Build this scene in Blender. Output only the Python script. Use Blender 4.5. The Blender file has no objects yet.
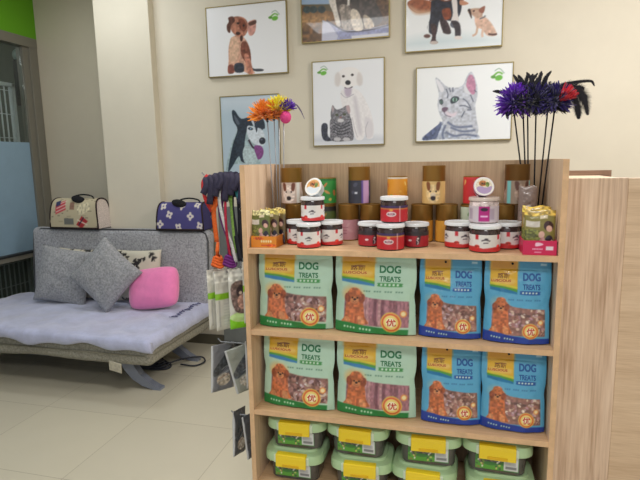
import bpy, bmesh, math, random
import numpy as np
from mathutils import Vector, Matrix
random.seed(7); RNG = np.random.default_rng(7)
PI = math.pi
COL = bpy.context.scene.collection

# ------------------------------------------------------------------ colour + materials
def lin(c):
    c = np.asarray(c, float) / 255.0
    return np.where(c <= .04045, c / 12.92, ((c + .055) / 1.055) ** 2.4)
def rgba(c): return (*[float(x) for x in lin(c)], 1.0)
_M = {}
def mat(name, color, rough=.6, metal=0., noise=0., nscale=30., bump=0., bscale=200., stretch=None, trans=0., spec=.5, sheen=0., color2=None, emit=0., coat=0., ior=1.45, alpha=1.):
    if name in _M: return _M[name]
    m = bpy.data.materials.new(name); m.use_nodes = True; _M[name] = m
    nt = m.node_tree; b = nt.nodes['Principled BSDF']
    b.inputs['Base Color'].default_value = rgba(color)
    b.inputs['Roughness'].default_value = rough; b.inputs['Metallic'].default_value = metal
    b.inputs['Specular IOR Level'].default_value = spec; b.inputs['IOR'].default_value = ior
    b.inputs['Transmission Weight'].default_value = trans; b.inputs['Sheen Weight'].default_value = sheen
    b.inputs['Coat Weight'].default_value = coat; b.inputs['Alpha'].default_value = alpha
    if emit:
        b.inputs['Emission Color'].default_value = rgba(color); b.inputs['Emission Strength'].default_value = emit
    tc = nt.nodes.new('ShaderNodeTexCoord'); mp = nt.nodes.new('ShaderNodeMapping')
    nt.links.new(tc.outputs['Object'], mp.inputs[0])
    if stretch: mp.inputs['Scale'].default_value = stretch
    if noise:
        n = nt.nodes.new('ShaderNodeTexNoise'); n.inputs['Scale'].default_value = nscale; n.inputs['Detail'].default_value = 6
        n.inputs['Roughness'].default_value = .65
        nt.links.new(mp.outputs[0], n.inputs['Vector'])
        r = nt.nodes.new('ShaderNodeValToRGB'); r.color_ramp.elements[0].position = .32; r.color_ramp.elements[1].position = .68
        c = np.asarray(color, float); c2 = np.asarray(color2, float) if color2 is not None else np.clip(c * (1 - noise), 0, 255)
        c1 = c if color2 is not None else np.clip(c * (1 + noise), 0, 255)
        r.color_ramp.elements[0].color = rgba(c2); r.color_ramp.elements[1].color = rgba(c1)
        nt.links.new(n.outputs['Fac'], r.inputs[0]); nt.links.new(r.outputs[0], b.inputs['Base Color'])
    if bump:
        n2 = nt.nodes.new('ShaderNodeTexNoise'); n2.inputs['Scale'].default_value = bscale; n2.inputs['Detail'].default_value = 4
        nt.links.new(tc.outputs['Object'], n2.inputs['Vector'])
        bp = nt.nodes.new('ShaderNodeBump'); bp.inputs['Strength'].default_value = bump; bp.inputs['Distance'].default_value = .01
        nt.links.new(n2.outputs['Fac'], bp.inputs['Height']); nt.links.new(bp.outputs[0], b.inputs['Normal'])
    return m
def print_mat(name, rough=.4, coat=0., bump=0., metal=0.):
    if name in _M: return _M[name]
    m = bpy.data.materials.new(name); m.use_nodes = True; _M[name] = m
    nt = m.node_tree; b = nt.nodes['Principled BSDF']
    a = nt.nodes.new('ShaderNodeAttribute'); a.attribute_name = 'Col'
    nt.links.new(a.outputs['Color'], b.inputs['Base Color'])
    b.inputs['Roughness'].default_value = rough; b.inputs['Coat Weight'].default_value = coat; b.inputs['Metallic'].default_value = metal
    if bump:
        tc = nt.nodes.new('ShaderNodeTexCoord'); n2 = nt.nodes.new('ShaderNodeTexNoise'); n2.inputs['Scale'].default_value = 38
        nt.links.new(tc.outputs['Object'], n2.inputs['Vector'])
        bp = nt.nodes.new('ShaderNodeBump'); bp.inputs['Strength'].default_value = bump; bp.inputs['Distance'].default_value = .01
        nt.links.new(n2.outputs['Fac'], bp.inputs['Height']); nt.links.new(bp.outputs[0], b.inputs['Normal'])
    return m
def wood(name, light, mid, dark, vertical=True, k=1.0, rough=.5):
    if name in _M: return _M[name]
    m = bpy.data.materials.new(name); m.use_nodes = True; _M[name] = m
    nt = m.node_tree; N = nt.nodes; L = nt.links; b = N['Principled BSDF']; b.inputs['Roughness'].default_value = rough
    tc = N.new('ShaderNodeTexCoord'); mp = N.new('ShaderNodeMapping')
    mp.inputs['Scale'].default_value = (9*k, 9*k, .9*k) if vertical else (.9*k, 9*k, 9*k)
    L.new(tc.outputs['Object'], mp.inputs[0])
    n = N.new('ShaderNodeTexNoise'); n.inputs['Scale'].default_value = 1.6; n.inputs['Detail'].default_value = 8; n.inputs['Distortion'].default_value = .8
    L.new(mp.outputs[0], n.inputs['Vector'])
    mp2 = N.new('ShaderNodeMapping'); mp2.inputs['Scale'].default_value = (60*k, 60*k, 2.5*k) if vertical else (2.5*k, 60*k, 60*k)
    L.new(tc.outputs['Object'], mp2.inputs[0])
    n2 = N.new('ShaderNodeTexNoise'); n2.inputs['Scale'].default_value = 3; n2.inputs['Detail'].default_value = 5
    L.new(mp2.outputs[0], n2.inputs['Vector'])
    mx = N.new('ShaderNodeMath'); mx.operation = 'MULTIPLY_ADD'; mx.inputs[1].default_value = .45
    L.new(n2.outputs['Fac'], mx.inputs[0])
    m3 = N.new('ShaderNodeMath'); m3.operation = 'MULTIPLY'; m3.inputs[1].default_value = .58
    L.new(n.outputs['Fac'], m3.inputs[0]); L.new(m3.outputs[0], mx.inputs[2])
    r = N.new('ShaderNodeValToRGB'); e = r.color_ramp.elements
    e[0].position = .36; e[0].color = rgba(dark); e[1].position = .66; e[1].color = rgba(light)
    c = r.color_ramp.elements.new(.5); c.color = rgba(mid)
    L.new(mx.outputs[0], r.inputs[0]); L.new(r.outputs[0], b.inputs['Base Color'])
    return m

# ------------------------------------------------------------------ object helpers
def link_mesh(name, me, mats, parent=None, loc=(0, 0, 0), smooth=False):
    for m in (mats if isinstance(mats, (list, tuple)) else [mats]): me.materials.append(m)
    if smooth: me.polygons.foreach_set('use_smooth', [True] * len(me.polygons))
    o = bpy.data.objects.new(name, me); COL.objects.link(o); o.location = loc
    if parent: o.parent = parent
    return o
def obj(name, bm, mats, parent=None, loc=(0, 0, 0), smooth=False):
    bmesh.ops.recalc_face_normals(bm, faces=bm.faces[:])
    me = bpy.data.meshes.new(name); bm.to_mesh(me); bm.free()
    return link_mesh(name, me, mats, parent, loc, smooth)
def autosmooth(o, ang=40):
    me = o.data; me.polygons.foreach_set('use_smooth', [True] * len(me.polygons))
    bm = bmesh.new(); bm.from_mesh(me)
    for e in bm.edges:
        e.smooth = not (len(e.link_faces) == 2 and e.calc_face_angle(0) > math.radians(ang))
    bm.to_mesh(me); bm.free(); return o
def thing(name, label, cat, loc=(0, 0, 0), rz=0, group=None):
    o = bpy.data.objects.new(name, None); COL.objects.link(o); o.empty_display_size = .05
    o.location = loc; o.rotation_euler = (0, 0, rz); return tag(o, label, cat, group)
def tag(o, label, cat, group=None):
    o['label'] = label; o['category'] = cat
    if group: o['group'] = group
    return o
def struct(o): o['kind'] = 'structure'; return o
def dup(root, loc, rz=0, label=None, group=None, rx=None):
    r = root.copy(); COL.objects.link(r); r.location = loc; r.rotation_euler = (root.rotation_euler.x if rx is None else rx, 0, rz)
    if label: r['label'] = label
    if group: r['group'] = group
    for ch in list(root.children):
        c = ch.copy(); COL.objects.link(c); c.parent = r
        for g in ch.children:
            d = g.copy(); COL.objects.link(d); d.parent = c
    return r
def box(bm, a, b, bev=0, seg=2):
    c = [(a[i] + b[i]) / 2 for i in range(3)]; s = [abs(b[i] - a[i]) for i in range(3)]
    r = bmesh.ops.create_cube(bm, size=1, matrix=Matrix.Translation(c) @ Matrix.Diagonal((*s, 1)))
    if bev:
        es = {e for v in r['verts'] for e in v.link_edges}
        bmesh.ops.bevel(bm, geom=list(es), offset=bev, segments=seg, affect='EDGES', profile=.5)
    return bm
def BX(a, b, bev=0, seg=2): return box(bmesh.new(), a, b, bev, seg)
def lathe(bm, prof, seg=32, cx=0, cy=0, cap=True):
    rings = []
    for r, z in prof:
        rings.append([bm.verts.new((cx + r * math.cos(2 * PI * i / seg), cy + r * math.sin(2 * PI * i / seg), z)) for i in range(seg)])
    for a, b in zip(rings, rings[1:]):
        for i in range(seg): bm.faces.new((a[i], a[(i + 1) % seg], b[(i + 1) % seg], b[i]))
    if cap: bm.faces.new(rings[0][::-1]); bm.faces.new(rings[-1])
    return bm
def tube(bm, pts, r, seg=8, r1=None):
    pts = [Vector(p) for p in pts]; n = len(pts); rings = []; up = Vector((0, 0, 1))
    for i, p in enumerate(pts):
        t = (pts[min(i + 1, n - 1)] - pts[max(i - 1, 0)]).normalized()
        s = t.cross(up)
        if s.length < .05: s = t.cross(Vector((0, 1, 0)))
        s.normalize(); q = s.cross(t)
        rr = r if r1 is None else r + (r1 - r) * i / (n - 1)
        rings.append([bm.verts.new(p + s * rr * math.cos(2 * PI * k / seg) + q * rr * math.sin(2 * PI * k / seg)) for k in range(seg)])
    for a, b in zip(rings, rings[1:]):
        for i in range(seg): bm.faces.new((a[i], a[(i + 1) % seg], b[(i + 1) % seg], b[i]))
    bm.faces.new(rings[0][::-1]); bm.faces.new(rings[-1]); return bm
def ribbon(bm, pts, w, t=.0015, side=None):
    pts = [Vector(p) for p in pts]; n = len(pts); R = []
    for i, p in enumerate(pts):
        tg = (pts[min(i + 1, n - 1)] - pts[max(i - 1, 0)]).normalized()
        s = Vector(side) if side else tg.cross(Vector((0, 1, 0)))
        s = (s - tg * s.dot(tg))
        if s.length < .01: s = tg.cross(Vector((1, 0, 0)))
        s.normalize(); q = s.cross(tg) * t
        R.append([bm.verts.new(p + s * w / 2 + q), bm.verts.new(p - s * w / 2 + q), bm.verts.new(p - s * w / 2 - q), bm.verts.new(p + s * w / 2 - q)])
    for a, b in zip(R, R[1:]):
        for i in range(4): bm.faces.new((a[i], a[(i + 1) % 4], b[(i + 1) % 4], b[i]))
    bm.faces.new(R[0][::-1]); bm.faces.new(R[-1]); return bm
def smooth_pts(P, k=6, closed=False):
    P = np.asarray(P, float); n = len(P); out = []
    for i in range(n if closed else n - 1):
        g = lambda j: P[j % n] if closed else P[min(max(j, 0), n - 1)]
        p0, p1, p2, p3 = g(i - 1), g(i), g(i + 1), g(i + 2)
        for s in range(k):
            t = s / k
            out.append(.5 * ((2 * p1) + (-p0 + p2) * t + (2 * p0 - 5 * p1 + 4 * p2 - p3) * t * t + (-p0 + 3 * p1 - 3 * p2 + p3) * t ** 3))
    if not closed: out.append(P[-1])
    return np.array(out)

# ------------------------------------------------------------------ printed artwork: colour grids on real surfaces
def vnoise(h, w, sc):
    g = RNG.random((int(h / sc) + 3, int(w / sc) + 3))
    y = np.arange(h) / sc; x = np.arange(w) / sc; yi = y.astype(int); xi = x.astype(int)
    fy = (y - yi)[:, None]; fx = (x - xi)[None]; fy = fy * fy * (3 - 2 * fy); fx = fx * fx * (3 - 2 * fx)
    a = g[yi][:, xi]; b = g[yi][:, xi + 1]; c = g[yi + 1][:, xi]; d = g[yi + 1][:, xi + 1]
    return (a * (1 - fx) + b * fx) * (1 - fy) + (c * (1 - fx) + d * fx) * fy
class Art:
    def __init__(s, W, H, n, bg, corners=None):
        s.W, s.H = W, H; s.nx = n; s.ny = max(2, round(n * H / W))
        s.a = np.ones((s.ny + 1, s.nx + 1, 3)) * np.asarray(bg, float)
        s.X, s.Y = np.meshgrid(np.linspace(0, 1, s.nx + 1), np.linspace(0, H / W, s.ny + 1))
        s.M = None
        if corners:
            dst = [(0, H / W), (1, H / W), (1, 0), (0, 0)]; A = []; B = []
            for (x, y), (u, v) in zip(corners, dst):
                A += [[x, y, 1, 0, 0, 0, -u * x, -u * y], [0, 0, 0, x, y, 1, -v * x, -v * y]]; B += [u, v]
            s.M = np.append(np.linalg.solve(np.array(A, float), np.array(B, float)), 1).reshape(3, 3)
    def tr(s, P):
        P = np.asarray(P, float)
        if s.M is None: return P
        q = np.c_[P, np.ones(len(P))] @ s.M.T
        return q[:, :2] / q[:, 2:]
    def sdf(s, P):
        X, Y = s.X, s.Y; d = np.full(X.shape, 1e9); ins = np.zeros(X.shape, bool); n = len(P)
        for i in range(n):
            a = P[i]; b = P[(i + 1) % n]; e = b - a; L = e @ e + 1e-12
            t = np.clip(((X - a[0]) * e[0] + (Y - a[1]) * e[1]) / L, 0, 1)
            d = np.minimum(d, (X - a[0] - t * e[0]) ** 2 + (Y - a[1] - t * e[1]) ** 2)
            if a[1] != b[1]:
                c = ((a[1] > Y) != (b[1] > Y)) & (X < (b[0] - a[0]) * (Y - a[1]) / (b[1] - a[1]) + a[0]); ins ^= c
        d = np.sqrt(d); return np.where(ins, -d, d)
    def poly(s, P, col, soft=.8, sm=True, noise=0, ns=3, alpha=1):
        P = np.asarray(P, float)
        if sm and len(P) > 2: P = smooth_pts(P, 4, True)
        P = s.tr(P); px = 1 / s.nx
        m = np.clip(.5 - s.sdf(P) / (px * 2 * soft), 0, 1) * alpha
        c = np.asarray(col, float) * np.ones(s.a.shape)
        if noise: c = c * (1 + noise * 2 * (vnoise(s.ny + 1, s.nx + 1, ns) - .5))[..., None]
        s.a = s.a * (1 - m[..., None]) + c * m[..., None]; return s
    def ell(s, x, y, rx, ry, col, rot=0, **k):
        t = np.linspace(0, 2 * PI, 22, endpoint=False); c, q = math.cos(rot), math.sin(rot)
        return s.poly(np.c_[x + rx * np.cos(t) * c - ry * np.sin(t) * q, y + rx * np.cos(t) * q + ry * np.sin(t) * c], col, sm=False, **k)
    def line(s, P, w, col, **k):
        P = np.asarray(P, float)
        if len(P) > 2: P = smooth_pts(P, 4)
        T = np.gradient(P, axis=0); T /= np.linalg.norm(T, axis=1)[:, None] + 1e-9; Nn = np.c_[-T[:, 1], T[:, 0]] * w / 2
        return s.poly(np.r_[P + Nn, (P - Nn)[::-1]], col, sm=False, **k)
    def rect(s, x0, y0, x1, y1, col, **k): return s.poly([(x0, y0), (x1, y0), (x1, y1), (x0, y1)], col, sm=False, **k)
    def cols(s): return np.c_[lin(np.clip(s.a, 0, 255)).reshape(-1, 3), np.ones(s.a.shape[0] * s.a.shape[1])]
def grid_faces(nx, ny, off=0, flip=False):
    i = np.arange(ny)[:, None] * (nx + 1) + np.arange(nx)[None] + off
    q = np.stack([i, i + 1, i + nx + 2, i + nx + 1], -1).reshape(-1, 4)
    return q[:, ::-1] if flip else q
_T = {}
def text_geo(body):
    if body in _T: return _T[body]
    cu = bpy.data.curves.new('glyphs', 'FONT'); cu.body = body; cu.size = 1; cu.resolution_u = 3
    o = bpy.data.objects.new('glyphs', cu); COL.objects.link(o)
    dg = bpy.context.evaluated_depsgraph_get(); me = bpy.data.meshes.new_from_object(o.evaluated_get(dg))
    v = np.array([p.co[:2] for p in me.vertices]); f = [list(p.vertices) for p in me.polygons]
    bpy.data.objects.remove(o); bpy.data.curves.remove(cu); bpy.data.meshes.remove(me)
    v -= v.min(0); _T[body] = (v, f, v.max(0)); return _T[body]
def art_mesh(name, parts, mats, parent=None, smooth=True, loc=(0, 0, 0)):
    """parts: list of (verts Nx3, faces list, colours Nx4)"""
    V = []; F = []; C = []; off = 0
    for v, f, c in parts:
        V.append(np.asarray(v, float)); C.append(np.asarray(c, float))
        F += [[int(k) + off for k in q] for q in f]; off += len(v)
    V = np.concatenate(V); C = np.concatenate(C)
    me = bpy.data.meshes.new(name); me.from_pydata(V.tolist(), [], F); me.update()
    at = me.color_attributes.new('Col', 'FLOAT_COLOR', 'POINT'); at.data.foreach_set('color', C.ravel())
    return link_mesh(name, me, mats, parent, loc, smooth)
def text_part(body, x, y, w, h, fn, col, rot=0, bold=0):
    """text in a w x h box at x,y (lower left, metres on the surface); fn maps (x,y)->3D"""
    v, f, mx = text_geo(body); out = []
    for dx, dy in ([(0, 0)] if not bold else [(0, 0), (bold, 0), (0, bold), (bold, bold)]):
        p = v / mx * (w, h) + (dx, dy)
        if rot: c, s_ = math.cos(rot), math.sin(rot); p = p @ np.array([[c, s_], [-s_, c]])
        p = p + (x, y); out.append((fn(p[:, 0], p[:, 1]), f, np.tile(np.append(lin(col), 1), (len(p), 1))))
    return out
def flat_art(art, yoff=0.):
    """vertical plane facing -Y, origin at lower centre"""
    x = (art.X - .5) * art.W; z = art.Y * art.W
    return (np.stack([x, np.full_like(x, yoff), z], -1).reshape(-1, 3), grid_faces(art.nx, art.ny), art.cols())
def cyl_art(art, r, z0=0., a0=None, r1=None):
    """wrap around a cylinder, centre of the art faces -Y; art.W is arc length"""
    ang = (art.X - .5) * art.W / r - PI / 2; z = art.Y * art.W
    rr = r if r1 is None else r + (r1 - r) * z / art.H
    return (np.stack([rr * np.cos(ang), rr * np.sin(ang), z + z0], -1).reshape(-1, 3), grid_faces(art.nx, art.ny), art.cols())
def cyl_fn(r, z0=0.):
    return lambda x, y: np.stack([(r + .0004) * np.cos(x / r - PI / 2), (r + .0004) * np.sin(x / r - PI / 2), y + z0], -1)

# ================================================================== CAMERA
cam = bpy.data.cameras.new('camera'); camo = bpy.data.objects.new('camera', cam); COL.objects.link(camo)
cam.sensor_width = 36; cam.lens = 514.94 / 640 * 36; cam.clip_start = .05
Rw = Matrix(((0.967, -0.0202, 0.254), (0.2541, 0.1513, -0.9553), (-0.0191, 0.9883, 0.1515)))
camo.rotation_euler = Rw.to_quaternion().to_matrix().to_euler(); camo.location = (0, 0, 1.45)
bpy.context.scene.camera = camo

# ================================================================== SETTING
YB, YR, YC, XG, CEIL = 3.65, 3.95, 3.58, -3.59, 3.0
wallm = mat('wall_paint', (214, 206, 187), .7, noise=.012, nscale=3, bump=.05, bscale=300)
tile = bpy.data.materials.new('floor_tile'); tile.use_nodes = True
nt = tile.node_tree; b = nt.nodes['Principled BSDF']; b.inputs['Roughness'].default_value = .38
tc = nt.nodes.new('ShaderNodeTexCoord'); mp = nt.nodes.new('ShaderNodeMapping'); mp.inputs['Location'].default_value = (1.13, -1.83, 0)
br = nt.nodes.new('ShaderNodeTexBrick'); br.offset = 0; br.inputs['Scale'].default_value = 1
br.inputs['Brick Width'].default_value = .63; br.inputs['Row Height'].default_value = .6; br.inputs['Mortar Size'].default_value = .0016
br.inputs['Color1'].default_value = rgba((200, 193, 172)); br.inputs['Color2'].default_value = rgba((196, 189, 169)); br.inputs['Mortar'].default_value = rgba((160, 151, 130))
nz = nt.nodes.new('ShaderNodeTexNoise'); nz.inputs['Scale'].default_value = 5; nz.inputs['Detail'].default_value = 6
mxx = nt.nodes.new('ShaderNodeMix'); mxx.data_type = 'RGBA'; mxx.blend_type = 'MULTIPLY'; mxx.inputs['Factor'].default_value = .22
cr = nt.nodes.new('ShaderNodeValToRGB'); cr.color_ramp.elements[0].color = (.7, .7, .68, 1); cr.color_ramp.elements[1].color = (1, 1, 1, 1)
nt.links.new(tc.outputs['Object'], mp.inputs[0]); nt.links.new(mp.outputs[0], br.inputs['Vector']); nt.links.new(tc.outputs['Object'], nz.inputs['Vector'])
nt.links.new(nz.outputs['Fac'], cr.inputs[0]); nt.links.new(br.outputs['Color'], mxx.inputs['A']); nt.links.new(cr.outputs[0], mxx.inputs['B'])
nt.links.new(mxx.outputs['Result'], b.inputs['Base Color'])

struct(obj('floor', BX((-5.6, -3.2, -.1), (2.6, 4.1, 0)), tile))
struct(obj('ceiling', BX((-5.6, -3.2, CEIL), (2.6, 4.1, CEIL + .1)), mat('ceiling_paint', (225, 222, 212), .8)))
struct(obj('wall_back', BX((-2.46, YB, 0), (2.6, 4.1, CEIL)), wallm))
struct(obj('wall_recess', BX((XG - .1, YR, 0), (-2.71, 4.1, CEIL)), mat('wall_recess_shaded', (196, 186, 165), .55, noise=.015, nscale=2)))  # wall colour darkened here to carry the shade of the recess
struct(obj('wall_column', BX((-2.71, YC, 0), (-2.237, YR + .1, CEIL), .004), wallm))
struct(obj('wall_right', BX((2.5, -3.2, 0), (2.6, YB, CEIL)), wallm))
struct(obj('wall_far_room', BX((-5.6, -3.2, 0), (-5.5, 4.1, CEIL)), mat('far_wall_paint', (105, 110, 98), .8)))
struct(obj('wall_far_back', BX((-5.5, YR, 0), (XG - .1, 4.1, CEIL)), mat('far_wall_paint', (105, 110, 98))))
struct(obj('baseboard_back', BX((-2.237, YB - .012, 0), (2.5, YB, .08)), mat('baseboard', (88, 84, 70), .5)))
# glazed partition on the left: green lintel, frame, clear glass with a frosted band
struct(obj('wall_left', BX((XG - .1, -1.0, 2.55), (XG, YR, CEIL)), mat('green_paint', (98, 162, 22), .6)))
framem = mat('partition_frame', (128, 124, 112), .4, .2); darkm = mat('dark_rail', (38, 40, 42), .5)
w1 = bpy.data.objects.new('window_1', None); COL.objects.link(w1); w1['kind'] = 'structure'; w1.location = (XG, 1.5, 0)
bm = bmesh.new()
box(bm, (-.09, -2.4, 2.47), (.0, 2.45, 2.55)); box(bm, (-.09, 2.30, 0), (-.02, 2.36, 2.47)); box(bm, (-.09, 2.36, 0), (.0, 2.448, 2.47), .003)
box(bm, (-.09, -2.4, 0), (0, -2.32, 2.47)); box(bm, (-.07, -2.32, .665), (.004, 2.3, .702)); box(bm, (-.07, -2.32, 0), (0, 2.3, .08))
obj('window_frame', bm, framem, w1)
obj('rail', BX((-.072, -2.32, .7025), (.008, 2.3, .72)), darkm, w1)
obj('glass', BX((-.05, -2.32, .7205), (-.044, 2.299, 2.469)), mat('clear_glass', (235, 245, 245), .02, trans=1, spec=.5), w1)
obj('lower_glass', BX((-.05, -2.32, .0805), (-.044, 2.299, .6645)), mat('clear_glass', (235, 245, 245)), w1)
obj('frosted_film', BX((-.0435, -2.32, .721), (-.041, 2.298, 1.66)), mat('frosted_film', (134, 160, 178), .35, noise=.03, nscale=3), w1)

# wire cage and fitting in the room behind the glass
cg = thing('wire_cage', 'tall wire cage with pale frame behind the glass partition', 'cage', (-3.76, 2.8, 0))
white = mat('cage_paint', (205, 208, 205), .5)
for z0, z1, nm in ((1.5, 2.165, 'door'), (0.02, .76, 'door')):
    bm = bmesh.new()
    for y0, y1 in ((-.9, -.87), (-.01, .02), (.97, 1.0)): box(bm, (0, y0, z0), (.03, y1, z1))
    for zz in (z0, z1 - .03): box(bm, (0, -.9, zz), (.03, 1.0, zz + .03))
    for k in range(1, 38):
        tube(bm, [(.015, -.9 + k * .05, z0 + .02), (.015, -.9 + k * .05, z1 - .02)], .0065, 6)
    for zz in np.arange(z0 + .2, z1 - .05, .2): tube(bm, [(.015, -.9, zz), (.015, 1.0, zz)], .004, 6)
    obj('door', bm, white if z0 > 1 else mat('cage_lower', (150, 155, 150), .5), cg)
obj('shell', BX((-.55, -.9, 0), (-.02, 1.0, 1.48), .01), mat('cage_shell', (92, 97, 92), .7), cg)
ft = thing('unknown_fitting', 'dark vertical fitting with round pale head behind the glass, above the cage', 'fitting', (-3.735, 3.89, 0))  # unidentified dark fitting, purpose unknown
obj('body', BX((-.04, -.05, 1.98), (.04, .05, 2.38), .02, 3), mat('fitting_dark', (40, 42, 44), .5), ft)
obj('pole', BX((-.015, -.015, .03), (.015, .015, 1.978)), mat('fitting_dark', (40, 42, 44)), ft); obj('base', BX((-.05, -.05, 0), (.05, .05, .029)), mat('fitting_dark', (40, 42, 44)), ft)
bm = bmesh.new(); bmesh.ops.create_uvsphere(bm, u_segments=16, v_segments=10, radius=.055, matrix=Matrix.Translation((0, 0, 2.42)))
obj('head', bm, mat('fitting_pale', (170, 185, 175), .35), ft, smooth=True)

# ================================================================== WALL PICTURES
golden = mat('gilt_frame', (150, 135, 88), .35, .5)
postm = print_mat('poster_print', .3, .3)
def picture(art, cx, z0, label, extra=()):
    W, H = art.W, art.H
    t = thing('framed_picture', label, 'picture', (cx, YB, z0), 0, 'pet pictures on the wall')
    bm = bmesh.new(); f = .006
    box(bm, (-W / 2, -.024, 0), (W / 2, 0, f)); box(bm, (-W / 2, -.024, H - f), (W / 2, 0, H))
    box(bm, (-W / 2, -.024, f), (-W / 2 + f, 0, H - f)); box(bm, (W / 2 - f, -.024, f), (W / 2, 0, H - f))
    obj('frame', bm, golden, t)
    v, fc, c = flat_art(art); s = (W - 2 * f) / W; v = v * (s, 1, (H - 2 * f) / H) + (0, -.020, f)
    parts = [(v, fc, c)]
    for e in extra: parts += e
    art_mesh('print', parts, postm, t, False); return t
WH = (228, 230, 232)
def logo(a, x, y, s):   # small green leaf mark printed on the boards
    a.line([(x - 8 * s, y + 3 * s), (x, y - 4 * s), (x + 6 * s, y - 2 * s)], 2.2 * s, (110, 175, 70)).ell(x + 1 * s, y + 3 * s, 5 * s, 3.5 * s, (105, 180, 60), -.3)
    a.ell(x - 6 * s, y + 2 * s, 3.2 * s, 2 * s, (90, 150, 60)); a.line([(x - 4 * s, y - 6 * s), (x + 2 * s, y - 9 * s), (x + 8 * s, y - 3 * s)], 1 * s, (140, 170, 150))
# 1 brown puppy with its head tilted
a = Art(.622, .493, 140, (236, 237, 240), [(60, 50), (485, 5), (495, 385), (80, 415)])
a.ell(340, 376, 30, 7, (70, 72, 80)).line([(300, 365), (330, 378), (362, 376)], 9, (62, 64, 72))
a.poly([(183, 250), (205, 200), (250, 195), (285, 235), (298, 300), (305, 365), (322, 392), (290, 398), (262, 385), (215, 388), (180, 394), (182, 330)], (206, 160, 138), noise=.15)
a.poly([(250, 235), (275, 225), (296, 270), (300, 330), (270, 330), (248, 290)], (120, 72, 58), noise=.25)
a.poly([(190, 215), (225, 205), (238, 260), (222, 330), (190, 330)], (214, 176, 150), noise=.1).poly([(180, 355), (205, 350), (212, 390), (182, 395)], (135, 80, 70), noise=.2)
a.poly([(215, 345), (258, 342), (262, 385), (218, 388)], (58, 62, 74), noise=.2).poly([(265, 300), (290, 300), (312, 388), (288, 396)], (185, 125, 105), noise=.2)
a.poly([(185, 120), (215, 92), (262, 98), (285, 130), (280, 175), (258, 200), (228, 198), (198, 170)], (176, 118, 96), noise=.2)
a.poly([(180, 98), (205, 92), (216, 115), (195, 140), (190, 178), (175, 170), (172, 140), (182, 120)], (92, 55, 45), noise=.2)
a.poly([(283, 128), (305, 112), (326, 112), (325, 165), (308, 192), (288, 185)], (205, 150, 138), noise=.15).poly([(288, 125), (326, 110), (326, 130), (296, 140)], (90, 58, 50))
a.poly([(235, 105), (265, 110), (278, 150), (262, 172), (240, 150)], (120, 66, 50), noise=.2).ell(232, 128, 7, 6, (45, 30, 28)).ell(262, 140, 6, 6, (45, 30, 28)).ell(232, 182, 12, 9, (60, 36, 34)).ell(250, 208, 8, 16, (70, 44, 40))
logo(a, 425, 90, 3.4)
picture(a, -1.486, 2.077, 'white picture of a brown puppy sitting with head tilted, leftmost of the top row')
# 2 cat sitting by water (only its lower half is in view)
a = Art(.617, .483, 140, (96, 84, 60), [(30, -190), (555, -235), (555, 215), (45, 257)])
a.rect(0, -260, 600, 20, (150, 175, 205)).poly([(20, 20), (70, 30), (100, 60), (200, 62), (230, 70), (560, 60), (560, 260), (30, 270)], (112, 78, 44), sm=False, noise=.35, ns=5)
a.poly([(20, 90), (200, 80), (200, 130), (20, 150)], (165, 125, 78), soft=6, noise=.2)
for x in (70, 110, 160): a.ell(x, 52, 24, 22, (42, 60, 62), noise=.3)
a.poly([(450, 10), (560, 0), (560, 170), (470, 150)], (92, 66, 46), soft=3, noise=.3)
a.poly([(168, 118), (310, 182), (420, 175), (560, 145), (560, 220), (340, 240), (165, 245)], (150, 154, 192), sm=False, noise=.1).poly([(165, 118), (205, 135), (260, 215), (250, 245), (162, 248)], (196, 198, 218), sm=False)
a.line([(190, 120), (240, 150), (310, 188), (430, 180), (556, 152)], 9, (60, 56, 74)).poly([(340, 215), (556, 195), (556, 212), (340, 235)], (215, 216, 225), sm=False)
a.poly([(225, -60), (300, -110), (420, -90), (480, 10), (520, 120), (450, 165), (330, 172), (262, 150), (240, 60)], (72, 62, 58), noise=.35, ns=4)
a.poly([(208, -40), (238, -50), (250, 40), (275, 145), (250, 150), (228, 70), (205, 10)], (222, 214, 205), noise=.1).poly([(270, 30), (330, 40), (345, 168), (290, 172), (275, 110)], (150, 138, 128), noise=.3).poly([(335, 60), (380, 70), (408, 172), (350, 176)], (214, 202, 186), noise=.15)
a.poly([(410, 90), (450, 110), (470, 160), (420, 168)], (196, 180, 160), noise=.2).line([(322, -20), (320, 30)], 14, (225, 220, 212))
a.ell(260, -110, 70, 55, (120, 110, 100), noise=.3)
picture(a, -.762, 2.267, 'darker colour picture of a pet by water, middle of the top row')
# 3 basset hound and small tan dog
a = Art(.617, .493, 140, (235, 238, 240), [(28, -185), (600, -235), (598, 265), (35, 303)])
a.poly([(60, 225), (300, 195), (520, 215), (560, 250), (80, 285)], (205, 218, 222), soft=9)
a.poly([(38, -10), (90, -35), (190, -10), (190, 40), (110, 58), (60, 35)], (152, 88, 60), noise=.15).poly([(50, 10), (110, 40), (180, 40), (180, 55), (90, 62)], (200, 160, 130), soft=3)
a.poly([(185, -40), (240, -60), (350, -40), (352, 70), (300, 110), (235, 100), (215, 190), (180, 190), (160, 150), (175, 90)], (42, 44, 58), noise=.25)
a.poly([(235, 95), (275, 110), (302, 185), (262, 188), (240, 140)], (58, 44, 48), noise=.3).poly([(180, 130), (215, 140), (212, 225), (225, 245), (182, 250), (190, 205)], (62, 42, 44), noise=.2)
a.poly([(245, 40), (290, 30), (300, 90), (262, 100)], (128, 66, 44), noise=.2).poly([(300, -30), (330, -30), (338, 60), (345, 110), (300, 118), (310, 60)], (225, 218, 216)).ell(322, 132, 27, 24, (92, 98, 112)).poly([(300, 110), (350, 125), (358, 205), (328, 208), (322, 160)], (52, 44, 50), noise=.2)
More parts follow.
